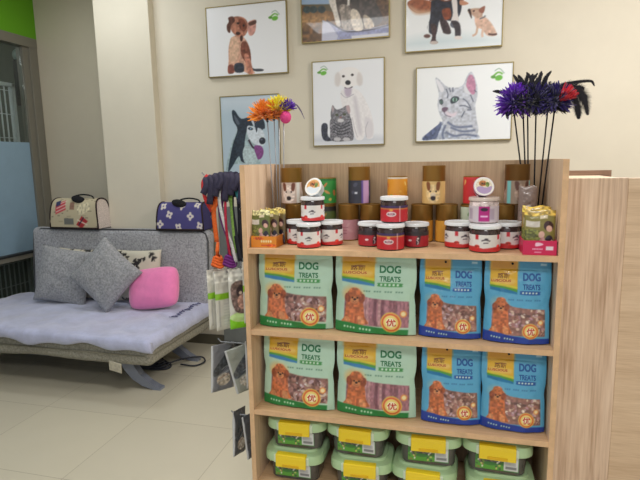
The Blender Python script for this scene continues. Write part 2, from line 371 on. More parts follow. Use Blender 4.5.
a.ell(345, 216, 24, 12, (222, 214, 210)).ell(202, 246, 24, 11, (190, 178, 172)).ell(160, 204, 20, 12, (96, 62, 54)).ell(275, 180, 22, 9, (60, 46, 46)).line([(165, 120), (165, 180)], 8, (235, 238, 240))
a.poly([(352, -20), (400, 0), (378, 12), (350, 8)], (196, 140, 112))
a.poly([(440, 90), (490, 85), (530, 120), (562, 175), (565, 205), (515, 205), (482, 165), (450, 150)], (214, 178, 158), noise=.12)
a.poly([(400, 42), (440, 32), (480, 40), (482, 80), (450, 95), (420, 72), (402, 62)], (196, 162, 142), noise=.1).poly([(462, 40), (496, 20), (490, 60), (470, 62)], (150, 98, 82)).poly([(398, 42), (412, 40), (422, 90), (415, 90)], (62, 44, 40)).ell(432, 50, 6, 5, (50, 36, 34)).ell(404, 46, 7, 6, (44, 34, 34))
a.line([(468, 100), (492, 90), (500, 80)], 8, (110, 116, 126)).line([(456, 140), (450, 190), (428, 206)], 12, (206, 172, 150)).line([(492, 150), (484, 195), (488, 214)], 13, (218, 186, 166)).line([(520, 195), (545, 200), (570, 196)], 12, (84, 56, 50))
a.ell(268, -78, 66, 66, (128, 70, 48), noise=.1).poly([(205, -120), (190, -60), (170, -20), (215, -40)], (110, 62, 44)).poly([(330, -120), (345, -60), (372, -18), (322, -40)], (110, 62, 44)).ell(270, -52, 26, 34, (226, 218, 214)).ell(270, -38, 12, 9, (36, 32, 36)).ell(245, -90, 7, 7, (36, 28, 28)).ell(293, -90, 7, 7, (36, 28, 28))
picture(a, -.042, 2.156, 'white picture of a dark hound and a small tan dog, rightmost of the top row')
# 4 husky
a = Art(.462, .6, 120, (176, 194, 206), [(50, 58), (330, 44), (362, 440), (78, 452)])
a.poly([(40, 50), (340, 40), (345, 110), (45, 110)], (196, 208, 218), soft=14, sm=False)
a.poly([(130, 240), (175, 165), (215, 190), (240, 260), (262, 340), (250, 385), (130, 385), (100, 450), (85, 450), (100, 330)], (158, 180, 184), noise=.12)
a.poly([(110, 125), (125, 122), (158, 160), (215, 145), (245, 160), (270, 190), (262, 215), (232, 200), (200, 190), (185, 225), (178, 300), (190, 372), (165, 370), (150, 345), (118, 400), (98, 420), (118, 290), (140, 215), (118, 170)], (36, 46, 58), noise=.25)
a.poly([(120, 142), (138, 160), (150, 185), (135, 185)], (84, 92, 104)).poly([(250, 140), (272, 175), (276, 205), (262, 200)], (40, 50, 62))
a.poly([(190, 195), (222, 200), (262, 212), (282, 262), (270, 290), (232, 285), (205, 262), (190, 235)], (205, 214, 222), noise=.08)
a.poly([(195, 148), (245, 148), (272, 175), (266, 204), (244, 192), (236, 226), (224, 194), (200, 192)], (36, 46, 58), noise=.2)
a.poly([(200, 150), (212, 148), (225, 190), (218, 192)], (190, 200, 210)).ell(205, 208, 13, 7, (38, 44, 56), .2).ell(206, 208, 4, 3, (150, 190, 220)).ell(262, 200, 9, 6, (38, 44, 56)).ell(266, 266, 16, 17, (34, 36, 46)).ell(262, 260, 6, 4, (96, 100, 112))
a.line([(198, 262), (222, 300), (255, 308)], 9, (52, 34, 46)).poly([(228, 292), (262, 292), (275, 320), (266, 350), (248, 358), (236, 335)], (128, 66, 128), noise=.12)
a.poly([(185, 290), (225, 315), (245, 360), (225, 385), (185, 380), (170, 330)], (178, 196, 198), noise=.1)
picture(a, -1.486, 1.338, 'pale blue picture of a husky with its tongue out, behind the orange feathers')
# 5 white puppy with tabby kitten
a = Art(.514, .585, 140, (232, 234, 238), [(60, 55), (407, 32), (403, 455), (75, 468)])
a.poly([(80, 430), (200, 420), (390, 425), (390, 445), (80, 455)], (200, 204, 212), soft=8)
a.poly([(198, 205), (240, 185), (290, 200), (330, 270), (352, 340), (355, 400), (350, 428), (325, 430), (318, 400), (305, 436), (275, 436), (262, 400), (215, 300)], (232, 229, 230), noise=.03)
a.poly([(262, 240), (275, 240), (290, 330), (300, 400), (285, 400)], (205, 200, 206), soft=4).poly([(315, 330), (350, 350), (352, 415), (322, 425)], (218, 214, 218), soft=2).line([(330, 350), (318, 385), (322, 425)], 3, (180, 176, 184)).line([(255, 330), (268, 390), (280, 425)], 3, (190, 186, 192))
a.poly([(185, 115), (205, 88), (240, 78), (280, 88), (300, 120), (298, 165), (270, 172), (250, 185), (222, 185), (200, 170), (178, 175), (172, 145)], (236, 233, 232))
a.poly([(172, 120), (188, 105), (200, 135), (190, 175), (172, 165)], (214, 208, 206), soft=2).poly([(285, 105), (302, 125), (302, 165), (285, 172), (275, 140)], (214, 208, 206), soft=2)
a.ell(212, 125, 7, 6, (52, 44, 46)).ell(255, 118, 7, 6, (52, 44, 46)).ell(234, 157, 13, 12, (36, 34, 38)).line([(218, 182), (235, 188), (256, 178)], 5, (70, 60, 66)).poly([(218, 190), (250, 188), (246, 222), (225, 225)], (186, 172, 190), soft=2).line([(200, 210), (225, 232), (262, 215)], 3, (170, 166, 178))
a.poly([(108, 375), (120, 358), (138, 368), (140, 420), (165, 440), (130, 446), (112, 425)], (58, 60, 72), noise=.35, ns=2)
a.poly([(150, 345), (175, 325), (240, 322), (256, 370), (262, 432), (235, 444), (160, 444), (150, 400)], (118, 116, 122), noise=.35, ns=2)
a.poly([(160, 270), (178, 290), (205, 285), (228, 272), (240, 300), (245, 335), (228, 360), (195, 370), (165, 352), (152, 320)], (124, 122, 128), noise=.3, ns=2)
a.poly([(225, 278), (240, 270), (246, 300), (238, 312)], (188, 165, 168)).poly([(158, 272), (168, 290), (160, 306)], (176, 160, 162)).ell(182, 318, 8, 6, (78, 84, 62)).ell(218, 315, 8, 6, (78, 84, 62)).ell(200, 330, 5, 4, (150, 100, 98)).ell(200, 345, 15, 9, (206, 204, 206))
for k in range(4): a.line([(165, 352 + k * 16), (200, 372 + k * 14), (245, 350 + k * 16)], 4, (56, 56, 62))
a.ell(185, 436, 17, 9, (192, 190, 194)).ell(228, 436, 17, 9, (192, 190, 194)); logo(a, 112, 100, 3)
picture(a, -.744, 1.555, 'white picture of a pale puppy with a tabby kitten, centre of the lower row')
# 6 silver tabby cat
a = Art(.617, .49, 150, (236, 239, 240), [(55, 70), (547, 38), (533, 428), (57, 443)])
a.poly([(85, 432), (150, 375), (190, 340), (230, 330), (330, 330), (365, 400), (370, 428), (230, 430)], (176, 184, 200), noise=.2, ns=3)
a.poly([(150, 125), (165, 122), (215, 165), (285, 160), (318, 95), (340, 92), (362, 150), (366, 205), (355, 260), (362, 330), (368, 400), (300, 425), (210, 400), (190, 340), (172, 300), (162, 250), (168, 200)], (190, 194, 204), noise=.12, ns=3)
a.poly([(318, 110), (340, 104), (356, 150), (352, 198), (332, 200), (308, 165)], (190, 132, 160), noise=.1).poly([(300, 150), (318, 180), (335, 205), (300, 190)], (214, 216, 222)).poly([(154, 132), (170, 135), (195, 175), (178, 190)], (222, 222, 228))
a.poly([(85, 432), (180, 350), (170, 400), (150, 430)], (86, 96, 128), noise=.25)
for q in ([(180, 345), (160, 395), (150, 430)], [(205, 360), (190, 400), (195, 430)], [(205, 395), (250, 415), (300, 408), (362, 415)], [(215, 345), (260, 370), (340, 365)], [(230, 372), (290, 392), (355, 385)]): a.line(q, 9, (98, 108, 136), soft=1.5)
for q in ([(292, 225), (312, 240), (332, 272)], [(275, 262), (305, 262), (335, 280), (315, 282)], [(205, 175), (215, 200), (212, 222)], [(222, 170), (228, 190)], [(240, 168), (240, 190)], [(330, 205), (345, 240)], [(350, 180), (360, 190)], [(300, 290), (285, 320)]): a.line(q, 5, (80, 86, 104), soft=1)
a.poly([(228, 230), (245, 213), (268, 215), (272, 228), (255, 245), (232, 250)], (52, 60, 68)).ell(250, 230, 13, 11, (138, 176, 158)).ell(251, 230, 4, 10, (28, 34, 38))
a.poly([(172, 232), (186, 228), (192, 245), (182, 258), (174, 250)], (52, 60, 68)).ell(181, 243, 6, 9, (138, 176, 158)).ell(181, 243, 2.5, 8, (28, 34, 38))
a.poly([(182, 278), (198, 268), (216, 272), (208, 290), (196, 296)], (110, 88, 106)).poly([(205, 290), (235, 300), (262, 292), (250, 315), (215, 315)], (222, 208, 218), soft=2).line([(196, 296), (206, 310), (232, 318)], 3, (96, 88, 108)).poly([(170, 255), (185, 262), (180, 290), (168, 285)], (214, 218, 226))
logo(a, 470, 105, 4)
picture(a, .032, 1.565, 'white picture of a silver tabby cat looking aside, rightmost of the lower row')
nl = obj('wall_nail', lathe(bmesh.new(), [(.004, 0), (.006, .012), (.006, .016)], 10), mat('nail_metal', (60, 60, 62), .4, .6), None, (-1.86, YB, 1.29)); nl.rotation_euler = (PI / 2, 0, 0)
tag(nl, 'small dark nail in the cream wall above the purple carrier', 'nail')

# ================================================================== SHELF UNIT
W_in = wood('unit_oak', (232, 206, 178), (220, 190, 160), (202, 170, 138))
W_sh = wood('unit_oak_across', (214, 180, 142), (202, 166, 126), (184, 146, 108), vertical=False)
W_ed = mat('unit_edge', (214, 176, 136), .45, noise=.06, nscale=20)
X0, X1, YF, YK = -.675, .298, 1.55, 1.85
su = thing('shelf_unit', 'light oak shelf unit stocked with pet food, right of the sofa', 'shelf unit', (-.19, 1.7, 0))
def sp(bm, nm, m): return obj(nm, bm, m, su, (.19, -1.7, 0))
def edge(a, b_, nm): return sp(BX(a, b_, .001, 1), nm, W_ed)
for nm, xa, xb in (('side_panel', X0, X0 + .016), ('side_panel', X1 - .016, X1)):
    o = sp(BX((xa, YF + .002, 0), (xb, YK, 1.441)), nm, W_in)
    bm = bmesh.new(); box(bm, (xa, YF - .001, 0), (xb, YF + .0015, 1.441)); box(bm, (xa, YF + .002, 1.4412), (xb, YK, 1.4427))
    e = obj('edge_band', bm, W_ed, o)
sp(BX((X0 + .016, YK - .012, .04), (X1 - .016, YK, 1.441)), 'back_panel', wood('unit_back', (196, 168, 134), (178, 150, 118), (156, 128, 98)))
for z in (1.171, .893, .607, .336, .08):
    o = sp(BX((X0 + .016, YF + .004, z - .017), (X1 - .016, YK - .012, z)), 'shelf', W_sh)
    obj('edge_band', BX((X0 + .016, YF + .001, z - .017), (X1 - .016, YF + .0038, z)), W_ed, o)
sp(BX((X0 + .016, YF + .02, 0), (X1 - .016, YF + .036, .062)), 'plinth', W_in)
chrome = mat('hook_metal', (150, 152, 155), .3, .8)
HY = 1.70
for z, L in ((1.405, .20), (1.055, .19), (.785, .17), (.50, .13)):
    bm = bmesh.new(); tube(bm, [(X0, HY, z), (X0 - L * .6, HY, z), (X0 - L, HY, z), (X0 - L - .012, HY, z + .012)], .0028, 8)
    box(bm, (X0 - .003, HY - .02, z - .02), (X0, HY + .02, z + .02)); sp(bm, 'hook', chrome)

# neighbouring light wood panels
Wp = wood('panel_oak', (244, 222, 200), (220, 194, 170), (180, 148, 122), k=.6)
Wp2 = wood('panel_oak_across', (228, 204, 176), (216, 190, 160), (202, 174, 144), vertical=False, k=1.6)
pc = thing('counter_cabinet', 'tall pale wood cabinet panel directly right of the shelf unit, with raised back strip', 'cabinet', (.42, 1.87, 0))
obj('front_panel', BX((-.115, 0, 0), (.118, .018, 1.378), .001, 1), Wp, pc)
obj('side_panel', BX((.1, .019, 0), (.118, .36, 1.374)), Wp, pc); obj('side_panel', BX((-.115, .019, 0), (-.097, .36, 1.374)), Wp, pc)
obj('top', BX((-.096, .019, 1.35), (.099, .36, 1.374)), Wp2, pc)
obj('back_strip', BX((-.115, .361, 0), (.16, .38, 1.394)), wood('strip_wood', (160, 132, 110), (144, 116, 96), (122, 96, 78), vertical=False, k=1.5), pc)
pd = thing('counter_cabinet', 'pale wood cabinet panel with fine horizontal grain at the right edge', 'cabinet', (.84, 1.87, 0))
obj('front_panel', BX((-.3017, 0, 0), (.6, .018, 1.377), .001, 1), Wp2, pd)
obj('body', BX((-.27, .019, 0), (.6, .34, 1.36)), Wp, pd)

# ------------------------------------------------------------------ treat bags
bagm = print_mat('bag_film', .3, .25, bump=.25)
def make_bag(kind, W, H, art, dogc, label, fat):
    t = thing('treat_bag', label, 'pet treats bag', (0, 0, 0), 0, 'dog treats bags on the shelves')
    nz_ = vnoise(art.ny + 1, art.nx + 1, 9) - .5; nz2 = vnoise(art.ny + 1, art.nx + 1, 22) - .5
    def depth(x, z, wr=True):
        u = np.clip(np.abs(2 * x / W), 0, 1); v = np.clip(z / H, 0, 1)
        e = (1 - u ** 2.6) ** .75; vv = np.clip((.86 - v) / .86, 0, 1)
        p = .003 + fat * (vv ** .6) * (1 - .25 * np.exp(-(v / .08) ** 2))
        d = e * p
        if wr:
            ix = np.clip(((x / W) + .5) * art.nx, 0, art.nx).astype(int); iz = np.clip(v * art.ny, 0, art.ny).astype(int)
            d = d + (nz_[iz, ix] * .003 + nz2[iz, ix] * .005) * (e ** .5) * (v < .86)
        return d
    pinch = lambda z: 1 - .035 * np.exp(-((z / H - .48) / .09) ** 2) + .01 * np.cos(z / H * 9)
    def fn(x, y, off=.0009):
        return np.stack([x * pinch(y), -depth(x, y) - off, y], -1)
    x = (art.X - .5) * W; z = art.Y * W
    F = fn(x.ravel(), z.ravel(), 0); B = np.stack([(x * pinch(z)).ravel(), (depth(x, z, False) * .8).ravel(), z.ravel()], -1)
    n = len(F); nx, ny = art.nx, art.ny; fc = grid_faces(nx, ny).tolist() + grid_faces(nx, ny, n, True).tolist()
    for k in range(nx): fc.append([k + n, k + 1 + n, k + 1, k])
    for k in range(nx): q = ny * (nx + 1) + k; fc.append([q, q + 1, q + 1 + n, q + n])
    for k in range(ny):
        q = k * (nx + 1); fc.append([q, q + nx + 1, q + nx + 1 + n, q + n]); q += nx; fc.append([q + n, q + nx + 1 + n, q + nx + 1, q])
    bg = np.tile(np.append(lin(art.bgc), 1), (n, 1))
    parts = [(np.r_[F, B], fc, np.r_[art.cols(), bg])]
    tp = lambda s, u, v, w, h, c, r=0, bold=0: text_part(s, (u - .5) * W, v * H, w * W, h * H, fn, c, r, bold)
    u0 = .52 if kind == 'green' else .54
    parts += tp('DOG', u0 + .04, .735, .25, .085, dogc, bold=.002) + tp('TREATS', u0 + .04, .635, .25, .06, dogc, bold=.0011)
    parts += tp('LUSCIOUS', .11, .715, .29, .028, (190, 70, 40), bold=.0005) + tp('\u8def\u65af', .2, .755, .18, .06, (120, 66, 30))
    parts += tp('\u4f18', .653, .105, .115, .085, (200, 60, 40), bold=.0009)
    art_mesh('pouch', parts, bagm, t)
    bm = bmesh.new(); lathe(bm, [(.0035, 0), (.0035, .004)], 12); bmesh.ops.rotate(bm, verts=bm.verts, matrix=Matrix.Rotation(PI / 2, 3, 'X'))
    bmesh.ops.translate(bm, verts=bm.verts, vec=(-.02 * W / .25, -.0015, H * .93)); obj('hang_hole', bm, mat('hole_dark', (18, 20, 20), .8), t)
    return t
def bag_art(kind, treat, W, H):
    bg = (186, 218, 196) if kind == 'green' else (92, 172, 212)
    a = Art(1, H / W, 118 if kind == 'green' else 100, bg); a.bgc = bg; h = H / W; R = lambda u, v: (u, v * h)
    G = (34, 132, 66) if kind == 'green' else (28, 64, 160)
    def P(pts, c, **k): return a.poly([R(*p) for p in pts], c, **k)
    if kind == 'green': P([(-.1, 1.1), (1.1, 1.1), (1.1, .9), (-.1, .9)], (168, 206, 182), sm=False)
    else: P([(-.1, 1.1), (1.1, 1.1), (1.1, .88), (-.1, .88)], (66, 146, 190), sm=False)
    # brand block: yellow, then green and blue bands
    l, r_ = .09, .5
    P([(l, .62), (.25, .6), (r_, .575), (r_, .66), (l, .68)], (62, 132, 186) if kind == 'green' else (30, 120, 170), sm=False)
    P([(l, .655), (.3, .64), (r_, .60), (r_, .7), (l, .7)], (84, 160, 60), sm=False)
    P([(l, .68), (.3, .665), (r_, .635), (r_, .97), (l, .97)], (226, 178, 42), sm=False)
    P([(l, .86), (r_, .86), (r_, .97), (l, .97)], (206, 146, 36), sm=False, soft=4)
    P([(l, .685), (.3, .672), (r_, .64), (r_, .665), (l, .71)], (214, 208, 50), sm=False)
    a.line([R(.22, .80), R(.3, .815), R(.38, .81)], .012, (120, 66, 30))
    P([(.15, .70), (.44, .70), (.44, .755), (.15, .755)], (240, 205, 120), soft=2, alpha=.7)
    # pill and slogan
    P([(.56, .575), (.82, .575), (.835, .597), (.82, .618), (.56, .618), (.545, .597)], (70, 150, 78) if kind == 'green' else (30, 84, 160))
    for k in range(5): a.ell(.585 + k * .05, .597 * h, .014, .014, (222, 240, 225))
    for k in range(15):
        if k % 4 != 3: a.rect(.36 + k * .034, .505 * h, .382 + k * .034, .52 * h, (60, 110, 85) if kind == 'green' else (40, 96, 150), alpha=.7)
    # clear window showing the treats
    win = [(.30, .50), (.4, .455), (.6, .425), (.93, .41), (.93, .09), (.12, .09), (.12, .40)]
    P(win, (150, 108, 98) if treat != 'strips' else (152, 104, 112), sm=False, noise=.25, ns=4)
    rnd = random.Random(hash((kind, treat)) % 99 if False else (11 if kind == 'green' else 23) + len(treat))
    if treat == 'strips':
        for k in range(13):
            x = .33 + k * .047; c = rnd.choice([(172, 118, 128), (140, 88, 96), (186, 140, 142), (120, 74, 84)])
            a.line([R(x, .445 - .03 * (k > 4)), R(x + rnd.uniform(-.01, .01), .25), R(x, .1)], .034, c, noise=.12)
    else:
        pal = [(186, 150, 138), (120, 80, 72), (204, 178, 160), (96, 62, 58), (168, 120, 112), (190, 160, 168)] if treat == 'chunks' else [(206, 178, 160), (150, 104, 100), (182, 140, 150), (222, 206, 190), (110, 80, 78)]
        for k in range(75):
            x = rnd.uniform(.3, .9); v = rnd.uniform(.11, .40); a.ell(x, v * h, rnd.uniform(.02, .045), rnd.uniform(.012, .024), rnd.choice(pal), rnd.uniform(0, 3), noise=.15)
        for k in range(12): a.ell(rnd.uniform(.32, .9), rnd.uniform(.12, .38) * h, .014, .007, (235, 232, 228), rnd.uniform(0, 3), alpha=.8)
    # curved sweep above the window
    P([(.10, .585), (.3, .56), (.36, .5), (.5, .455), (.96, .43), (.96, .405), (.5, .425), (.34, .455), (.2, .42), (.10, .42)], bg, soft=.8)
    # glow and poodle
    a.ell(.23, .47 * h, .14, .095, (232, 190, 120) if kind == 'green' else (150, 186, 190), soft=4, alpha=.8)
    br_, dk, lt = (192, 106, 62), (150, 76, 46), (214, 140, 92)
    P([(.15, .42), (.2, .44), (.31, .44), (.355, .42), (.385, .2), (.42, .11), (.10, .11), (.13, .2)], br_, noise=.22, ns=3)
    P([(.13, .18), (.19, .18), (.2, .1), (.12, .1)], lt, noise=.15).line([R(.27, .2), R(.27, .11)], .012, dk); P([(.30, .2), (.37, .18), (.38, .1), (.31, .1)], lt, noise=.15)
    a.ell(.25, .44 * h, .115, .092, br_, noise=.22, ns=3).ell(.155, .42 * h, .04, .06, dk, .2, noise=.2).ell(.345, .42 * h, .04, .06, dk, -.2, noise=.2).ell(.25, .5 * h, .075, .05, (204, 118, 72), noise=.22)
    a.ell(.25, .47 * h, .085, .05, (194, 108, 62), noise=.2).ell(.25, .395 * h, .055, .042, lt, noise=.1).ell(.22, .425 * h, .011, .011, (30, 18, 14)).ell(.285, .425 * h, .011, .011, (30, 18, 14)).ell(.252, .405 * h, .018, .014, (34, 22, 20)).line([R(.235, .378), R(.253, .37), R(.27, .378)], .006, dk)
    # bottom band
    P([(-.1, -.1), (1.1, -.1), (1.1, .06), (.7, .07), (.4, .09), (.2, .12), (-.1, .13)], G, sm=False)
    if kind == 'green': P([(.95, .5), (1.1, .5), (1.1, -.1), (.9, -.1)], (180, 214, 192), sm=False)
    for k in range(9):
        if k != 4: a.ell(.13 + k * .04, (.065 - .003 * k) * h, .012, .014, (200, 235, 205))
    # gold badge
    a.ell(.71, .15 * h, .125, .125, (226, 190, 80)).ell(.71, .15 * h, .112, .112, (216, 96, 50)).ell(.71, .15 * h, .09, .09, (238, 214, 120)).ell(.71, .15 * h, .062, .058, (250, 236, 200)).ell(.86, .255 * h, .042, .042, (226, 140, 70)).ell(.86, .255 * h, .028, .028, (245, 225, 170))
    if kind == 'blue': P([(.84, .915), (.93, .915), (.93, .94), (.84, .94)], (170, 206, 224), sm=False)
    return a
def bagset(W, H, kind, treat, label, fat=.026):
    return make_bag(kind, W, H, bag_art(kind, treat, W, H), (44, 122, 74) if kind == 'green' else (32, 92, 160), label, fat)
def place(o, x, y, z, rx=0, rz=0):
    o.location = (x, y, z); o.rotation_euler = (rx, 0, rz)
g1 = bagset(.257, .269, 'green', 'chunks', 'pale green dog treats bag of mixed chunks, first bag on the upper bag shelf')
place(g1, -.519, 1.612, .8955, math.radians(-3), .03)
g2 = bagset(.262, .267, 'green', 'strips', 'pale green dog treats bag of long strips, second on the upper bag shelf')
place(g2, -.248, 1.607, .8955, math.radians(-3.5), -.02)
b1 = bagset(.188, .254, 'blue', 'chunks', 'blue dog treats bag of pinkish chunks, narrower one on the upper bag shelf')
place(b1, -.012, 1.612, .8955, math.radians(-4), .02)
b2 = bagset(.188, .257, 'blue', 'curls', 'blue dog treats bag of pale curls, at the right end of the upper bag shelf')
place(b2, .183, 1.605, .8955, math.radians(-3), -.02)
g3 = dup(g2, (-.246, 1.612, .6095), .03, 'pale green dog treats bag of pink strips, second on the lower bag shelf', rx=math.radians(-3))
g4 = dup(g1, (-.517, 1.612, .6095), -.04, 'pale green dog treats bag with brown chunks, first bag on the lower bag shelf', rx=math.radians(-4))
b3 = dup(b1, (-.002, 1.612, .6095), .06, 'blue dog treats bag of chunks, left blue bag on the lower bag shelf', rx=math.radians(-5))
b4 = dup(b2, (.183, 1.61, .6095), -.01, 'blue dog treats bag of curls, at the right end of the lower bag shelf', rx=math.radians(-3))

# ------------------------------------------------------------------ lidded tubs
def rrect(w, d, r, z, n=6):
    out = []
    for cx, cy, a0 in ((w / 2 - r, d / 2 - r, 0), (-w / 2 + r, d / 2 - r, 90), (-w / 2 + r, -d / 2 + r, 180), (w / 2 - r, -d / 2 + r, 270)):
        for k in range(n + 1):
            t = math.radians(a0 + 90 * k / n); out.append((cx + r * math.cos(t), cy + r * math.sin(t), z))
    return out
def loft(rings, cap=True):
    bm = bmesh.new(); R = [[bm.verts.new(p) for p in r] for r in rings]; n = len(R[0])
    for a_, b_ in zip(R, R[1:]):
        for i in range(n): bm.faces.new((a_[i], a_[(i + 1) % n], b_[(i + 1) % n], b_[i]))
    if cap: bm.faces.new(R[0][::-1]); bm.faces.new(R[-1])
    return bm
tubg = mat('tub_lid', (176, 205, 158), .35, coat=.2); tubd = mat('tub_body', (84, 82, 78), .25, coat=.2, noise=.1, nscale=25); tuby = mat('tub_latch', (240, 208, 34), .3, coat=.3)
labm = print_mat('label_print', .45, .1)
tub = thing('lidded_tub', '', 'plastic tub', (0, 0, 0), 0, 'lidded tubs on the lowest visible shelf')
tw, td = .214, .17; tub.scale = (1, 1, 1.07)
autosmooth(obj('body', loft([rrect(tw - .05, td - .05, .03, 0), rrect(tw - .042, td - .042, .032, .003), rrect(tw - .03, td - .03, .035, .082)]), tubd, tub))
lid = autosmooth(obj('lid', loft([rrect(tw - .012, td - .012, .042, .066), rrect(tw, td, .045, .07), rrect(tw, td, .045, .088), rrect(tw - .008, td - .008, .043, .098), rrect(tw - .04, td - .04, .035, .104), rrect(tw - .046, td - .046, .033, .1115)]), tubg, tub))
obj('hinge_block', BX((-.064, -td / 2 - .004, .068), (.064, -td / 2 + .01, .096), .003), mat('tub_hinge', (206, 222, 200), .35), lid)
bm = BX((-.055, -td / 2 - .0115, .058), (.055, -td / 2 - .0045, .094), .003); box(bm, (-.055, -td / 2 - .011, .09), (.055, -td / 2 + .03, .1015), .003)
lt_ = obj('latch', bm, tuby, tub); obj('ridge', BX((-.03, -td / 2 - .0135, .062), (.03, -td / 2 - .0117, .07), .0008), mat('latch_ridge', (222, 176, 20), .35), lt_)
a = Art(.130, .046, 80, (60, 122, 58)); ah = .046 / .118
a.poly([(0, 0), (.62, 0), (.62, .14), (.3, .1), (0, .2)], (88, 160, 60)).poly([(.1, .14), (.3, .2), (.6, .18), (.6, ah), (.12, ah)], (96, 104, 96), noise=.5, ns=3)
rr = random.Random(4)
for k in range(26): a.ell(rr.uniform(.03, .6), rr.uniform(.03, .34), .03, .02, rr.choice([(206, 200, 120), (120, 150, 70), (70, 84, 70), (222, 222, 210), (150, 110, 70), (60, 110, 50)]), rr.uniform(0, 3))
a.rect(.66, .02, .99, ah - .02, (214, 216, 218)); a.rect(.70, .06, .95, .13, (90, 92, 96), alpha=.7)
for k in range(9): a.rect(.70 + k * .027, .15, .713 + k * .027, .24, (120, 122, 126), alpha=.6)
v, f, c = flat_art(a); v = v + (0.0, -td / 2 + .0135, .014); v[:, 1] += (.046 - (v[:, 2] - .014)) * .075 - .0005
art_mesh('label', [(v, f, c)], labm, tub, False)
colx = (-.530, -.303, -.078, .148); words = ('first', 'second', 'third', 'rightmost')
firsttub = True
for i, x in enumerate(colx):
    for j, z in enumerate((.3365, .4565)):
        lab = 'green-lidded tub with yellow latch, %s of the %s stack' % (('lower', 'upper')[j], words[i])
        y = YF + .105 + (.0, .004)[j]; dx = (.006, -.004)[j] * (1 if i % 2 else -1)
        if firsttub: tub.location = (x + dx, y, z); tub['label'] = lab; firsttub = False
        else: dup(tub, (x + dx, y, z), (0.03, -.04)[j] * (1 if i % 2 else -1), lab)

# ------------------------------------------------------------------ jars
lidw = mat('jar_lid', (226, 228, 230), .3, coat=.2)
def jar(label, kind, rj, hj, loc, rz, group, cont=(58, 44, 44)):
    t = thing('pet_food_jar', label, 'jar', loc, rz, group)
    bodym = mat('jar_' + kind, cont, .2, coat=.5, noise=.25, nscale=60)
    autosmooth(obj('body', lathe(bmesh.new(), [(rj * .9, 0), (rj * .97, .003), (rj * .97, hj * .78), (rj * .9, hj * .86)], 40), bodym, t))
    autosmooth(obj('lid', lathe(bmesh.new(), [(rj * .985, hj * .86 + .0002), (rj * 1.03, hj * .875), (rj * 1.03, hj * .965), (rj, hj), (rj * .9, hj), (rj * .88, hj * .99)], 40), lidw if kind != 'purple' else mat('jar_lid_clear', (206, 190, 180), .25, coat=.4), t))
    rl = rj * .975; Wl = 2 * PI * rl * .98; Hl = hj * .62; u = rl / .05
    if kind == 'white':
        a = Art(Wl, Hl, 150, (222, 218, 214)); h = Hl / Wl
        a.poly([(-.1, -.1), (1.1, -.1), (1.1, .045), (.62, .05), (.5, .035), (.4, .055), (-.1, .045)], (196, 42, 44), sm=False)
        for s in (-.25, 0, .25, .5):
            a.rect(.41 + s, h - .05, .445 + s, h + .1, (190, 40, 52)).ell(.43 + s, .055, .03, .02, (208, 60, 50), noise=.3).line([(.48 + s, .12), (.52 + s, .13), (.57 + s, .118)], .012, (58, 50, 58)).line([(.5 + s, .095), (.55 + s, .098)], .01, (70, 60, 70)).ell(.53 + s, .14, .02, .008, (60, 52, 60))
    elif kind == 'red':
        a = Art(Wl, Hl, 150, (190, 34, 46)); h = Hl / Wl
        a.rect(-.1, h * .84, 1.1, 1, (60, 44, 88)); a.rect(-.1, h * .78, 1.1, h * .84, (206, 150, 60))
        for s in (-.33, 0, .33):
            a.ell(.5 + s, h * .48, .062, .03, (232, 224, 222)).ell(.5 + s, h * .48, .05, .017, (170, 120, 130), noise=.5, ns=2).ell(.5 + s, h * .73, .022, .012, (224, 170, 70))
        a.rect(.6, 0, .615, h, (226, 196, 200), alpha=.7)
    elif kind == 'darkred':
        a = Art(Wl, Hl, 150, (168, 30, 44)); h = Hl / Wl
        a.rect(-.1, h * .72, 1.1, 1, (52, 44, 48))
        for s in (-.33, 0, .33):
            a.ell(.46 + s, h * .42, .026, .014, (230, 214, 216)).poly([(.54 + s, .03), (.58 + s, .04), (.6 + s, .14), (.55 + s, .12)], (52, 36, 44)).line([(.55 + s, .09), (.57 + s, .06), (.56 + s, .03)], .012, (226, 206, 210)).ell(.565 + s, h * .55, .014, .012, (230, 214, 210))
    else:
        a = Art(Wl, Hl, 150, (202, 190, 196)); h = Hl / Wl
        a.rect(.44, .01, .56, h, (176, 30, 120)); a.ell(.5, h * .8, .04, .02, (44, 26, 46)); a.rect(.46, h * .32, .54, h * .42, (236, 200, 226))
        for s in (-.14, .12, .3, -.3): a.rect(.44 + s, .03, .5 + s, h * .85, (160, 140, 160), alpha=.6)
    v, f, c = cyl_art(a, rl + .0008, hj * .045); art_mesh('label', [(v, f, c)], labm, t)
    return t
Z1 = 1.1715; PJ = 'jars stacked on the top shelf'
wj = jar('white-lidded jar with white and red label, back left of the left stack', 'white', .0395, .081, (-.522, 1.676, Z1), -.1, PJ)
dup(wj, (-.466, 1.608, Z1), .12, 'white-lidded jar with white and red label, at the front of the left stack')
dup(wj, (-.405, 1.672, Z1), -.35, 'white-lidded jar with white and red label, at the right of the left stack')
dup(wj, (-.463, 1.655, Z1 + .0815), .05, 'white-lidded jar topping the left stack, under the round food cup')
rj1 = jar('red-labelled jar with white lid, front centre of the red stack', 'red', .0435, .081, (-.198, 1.612, Z1), -.02, PJ)
dup(rj1, (-.192, 1.655, Z1 + .0815), -.1, 'red-labelled jar with white lid, topping the red stack')
rj2 = jar('dark red jar with white lid, left in the red stack', 'darkred', .0410, .077, (-.272, 1.675, Z1), .1, PJ)
dup(rj2, (-.124, 1.677, Z1), -.15, 'dark red jar with white lid, right in the red stack')
wr = jar('white-lidded jar with white and red label, at the left of the right stack', 'white', .0455, .081, (.012, 1.686, Z1), .25, PJ)
dup(wr, (.086, 1.616, Z1), -.12, 'white-lidded jar with white and red label, front of the right stack')
dup(wr, (.153, 1.690, Z1), .5, 'white-lidded jar with white and red label, beside the magenta display tray')
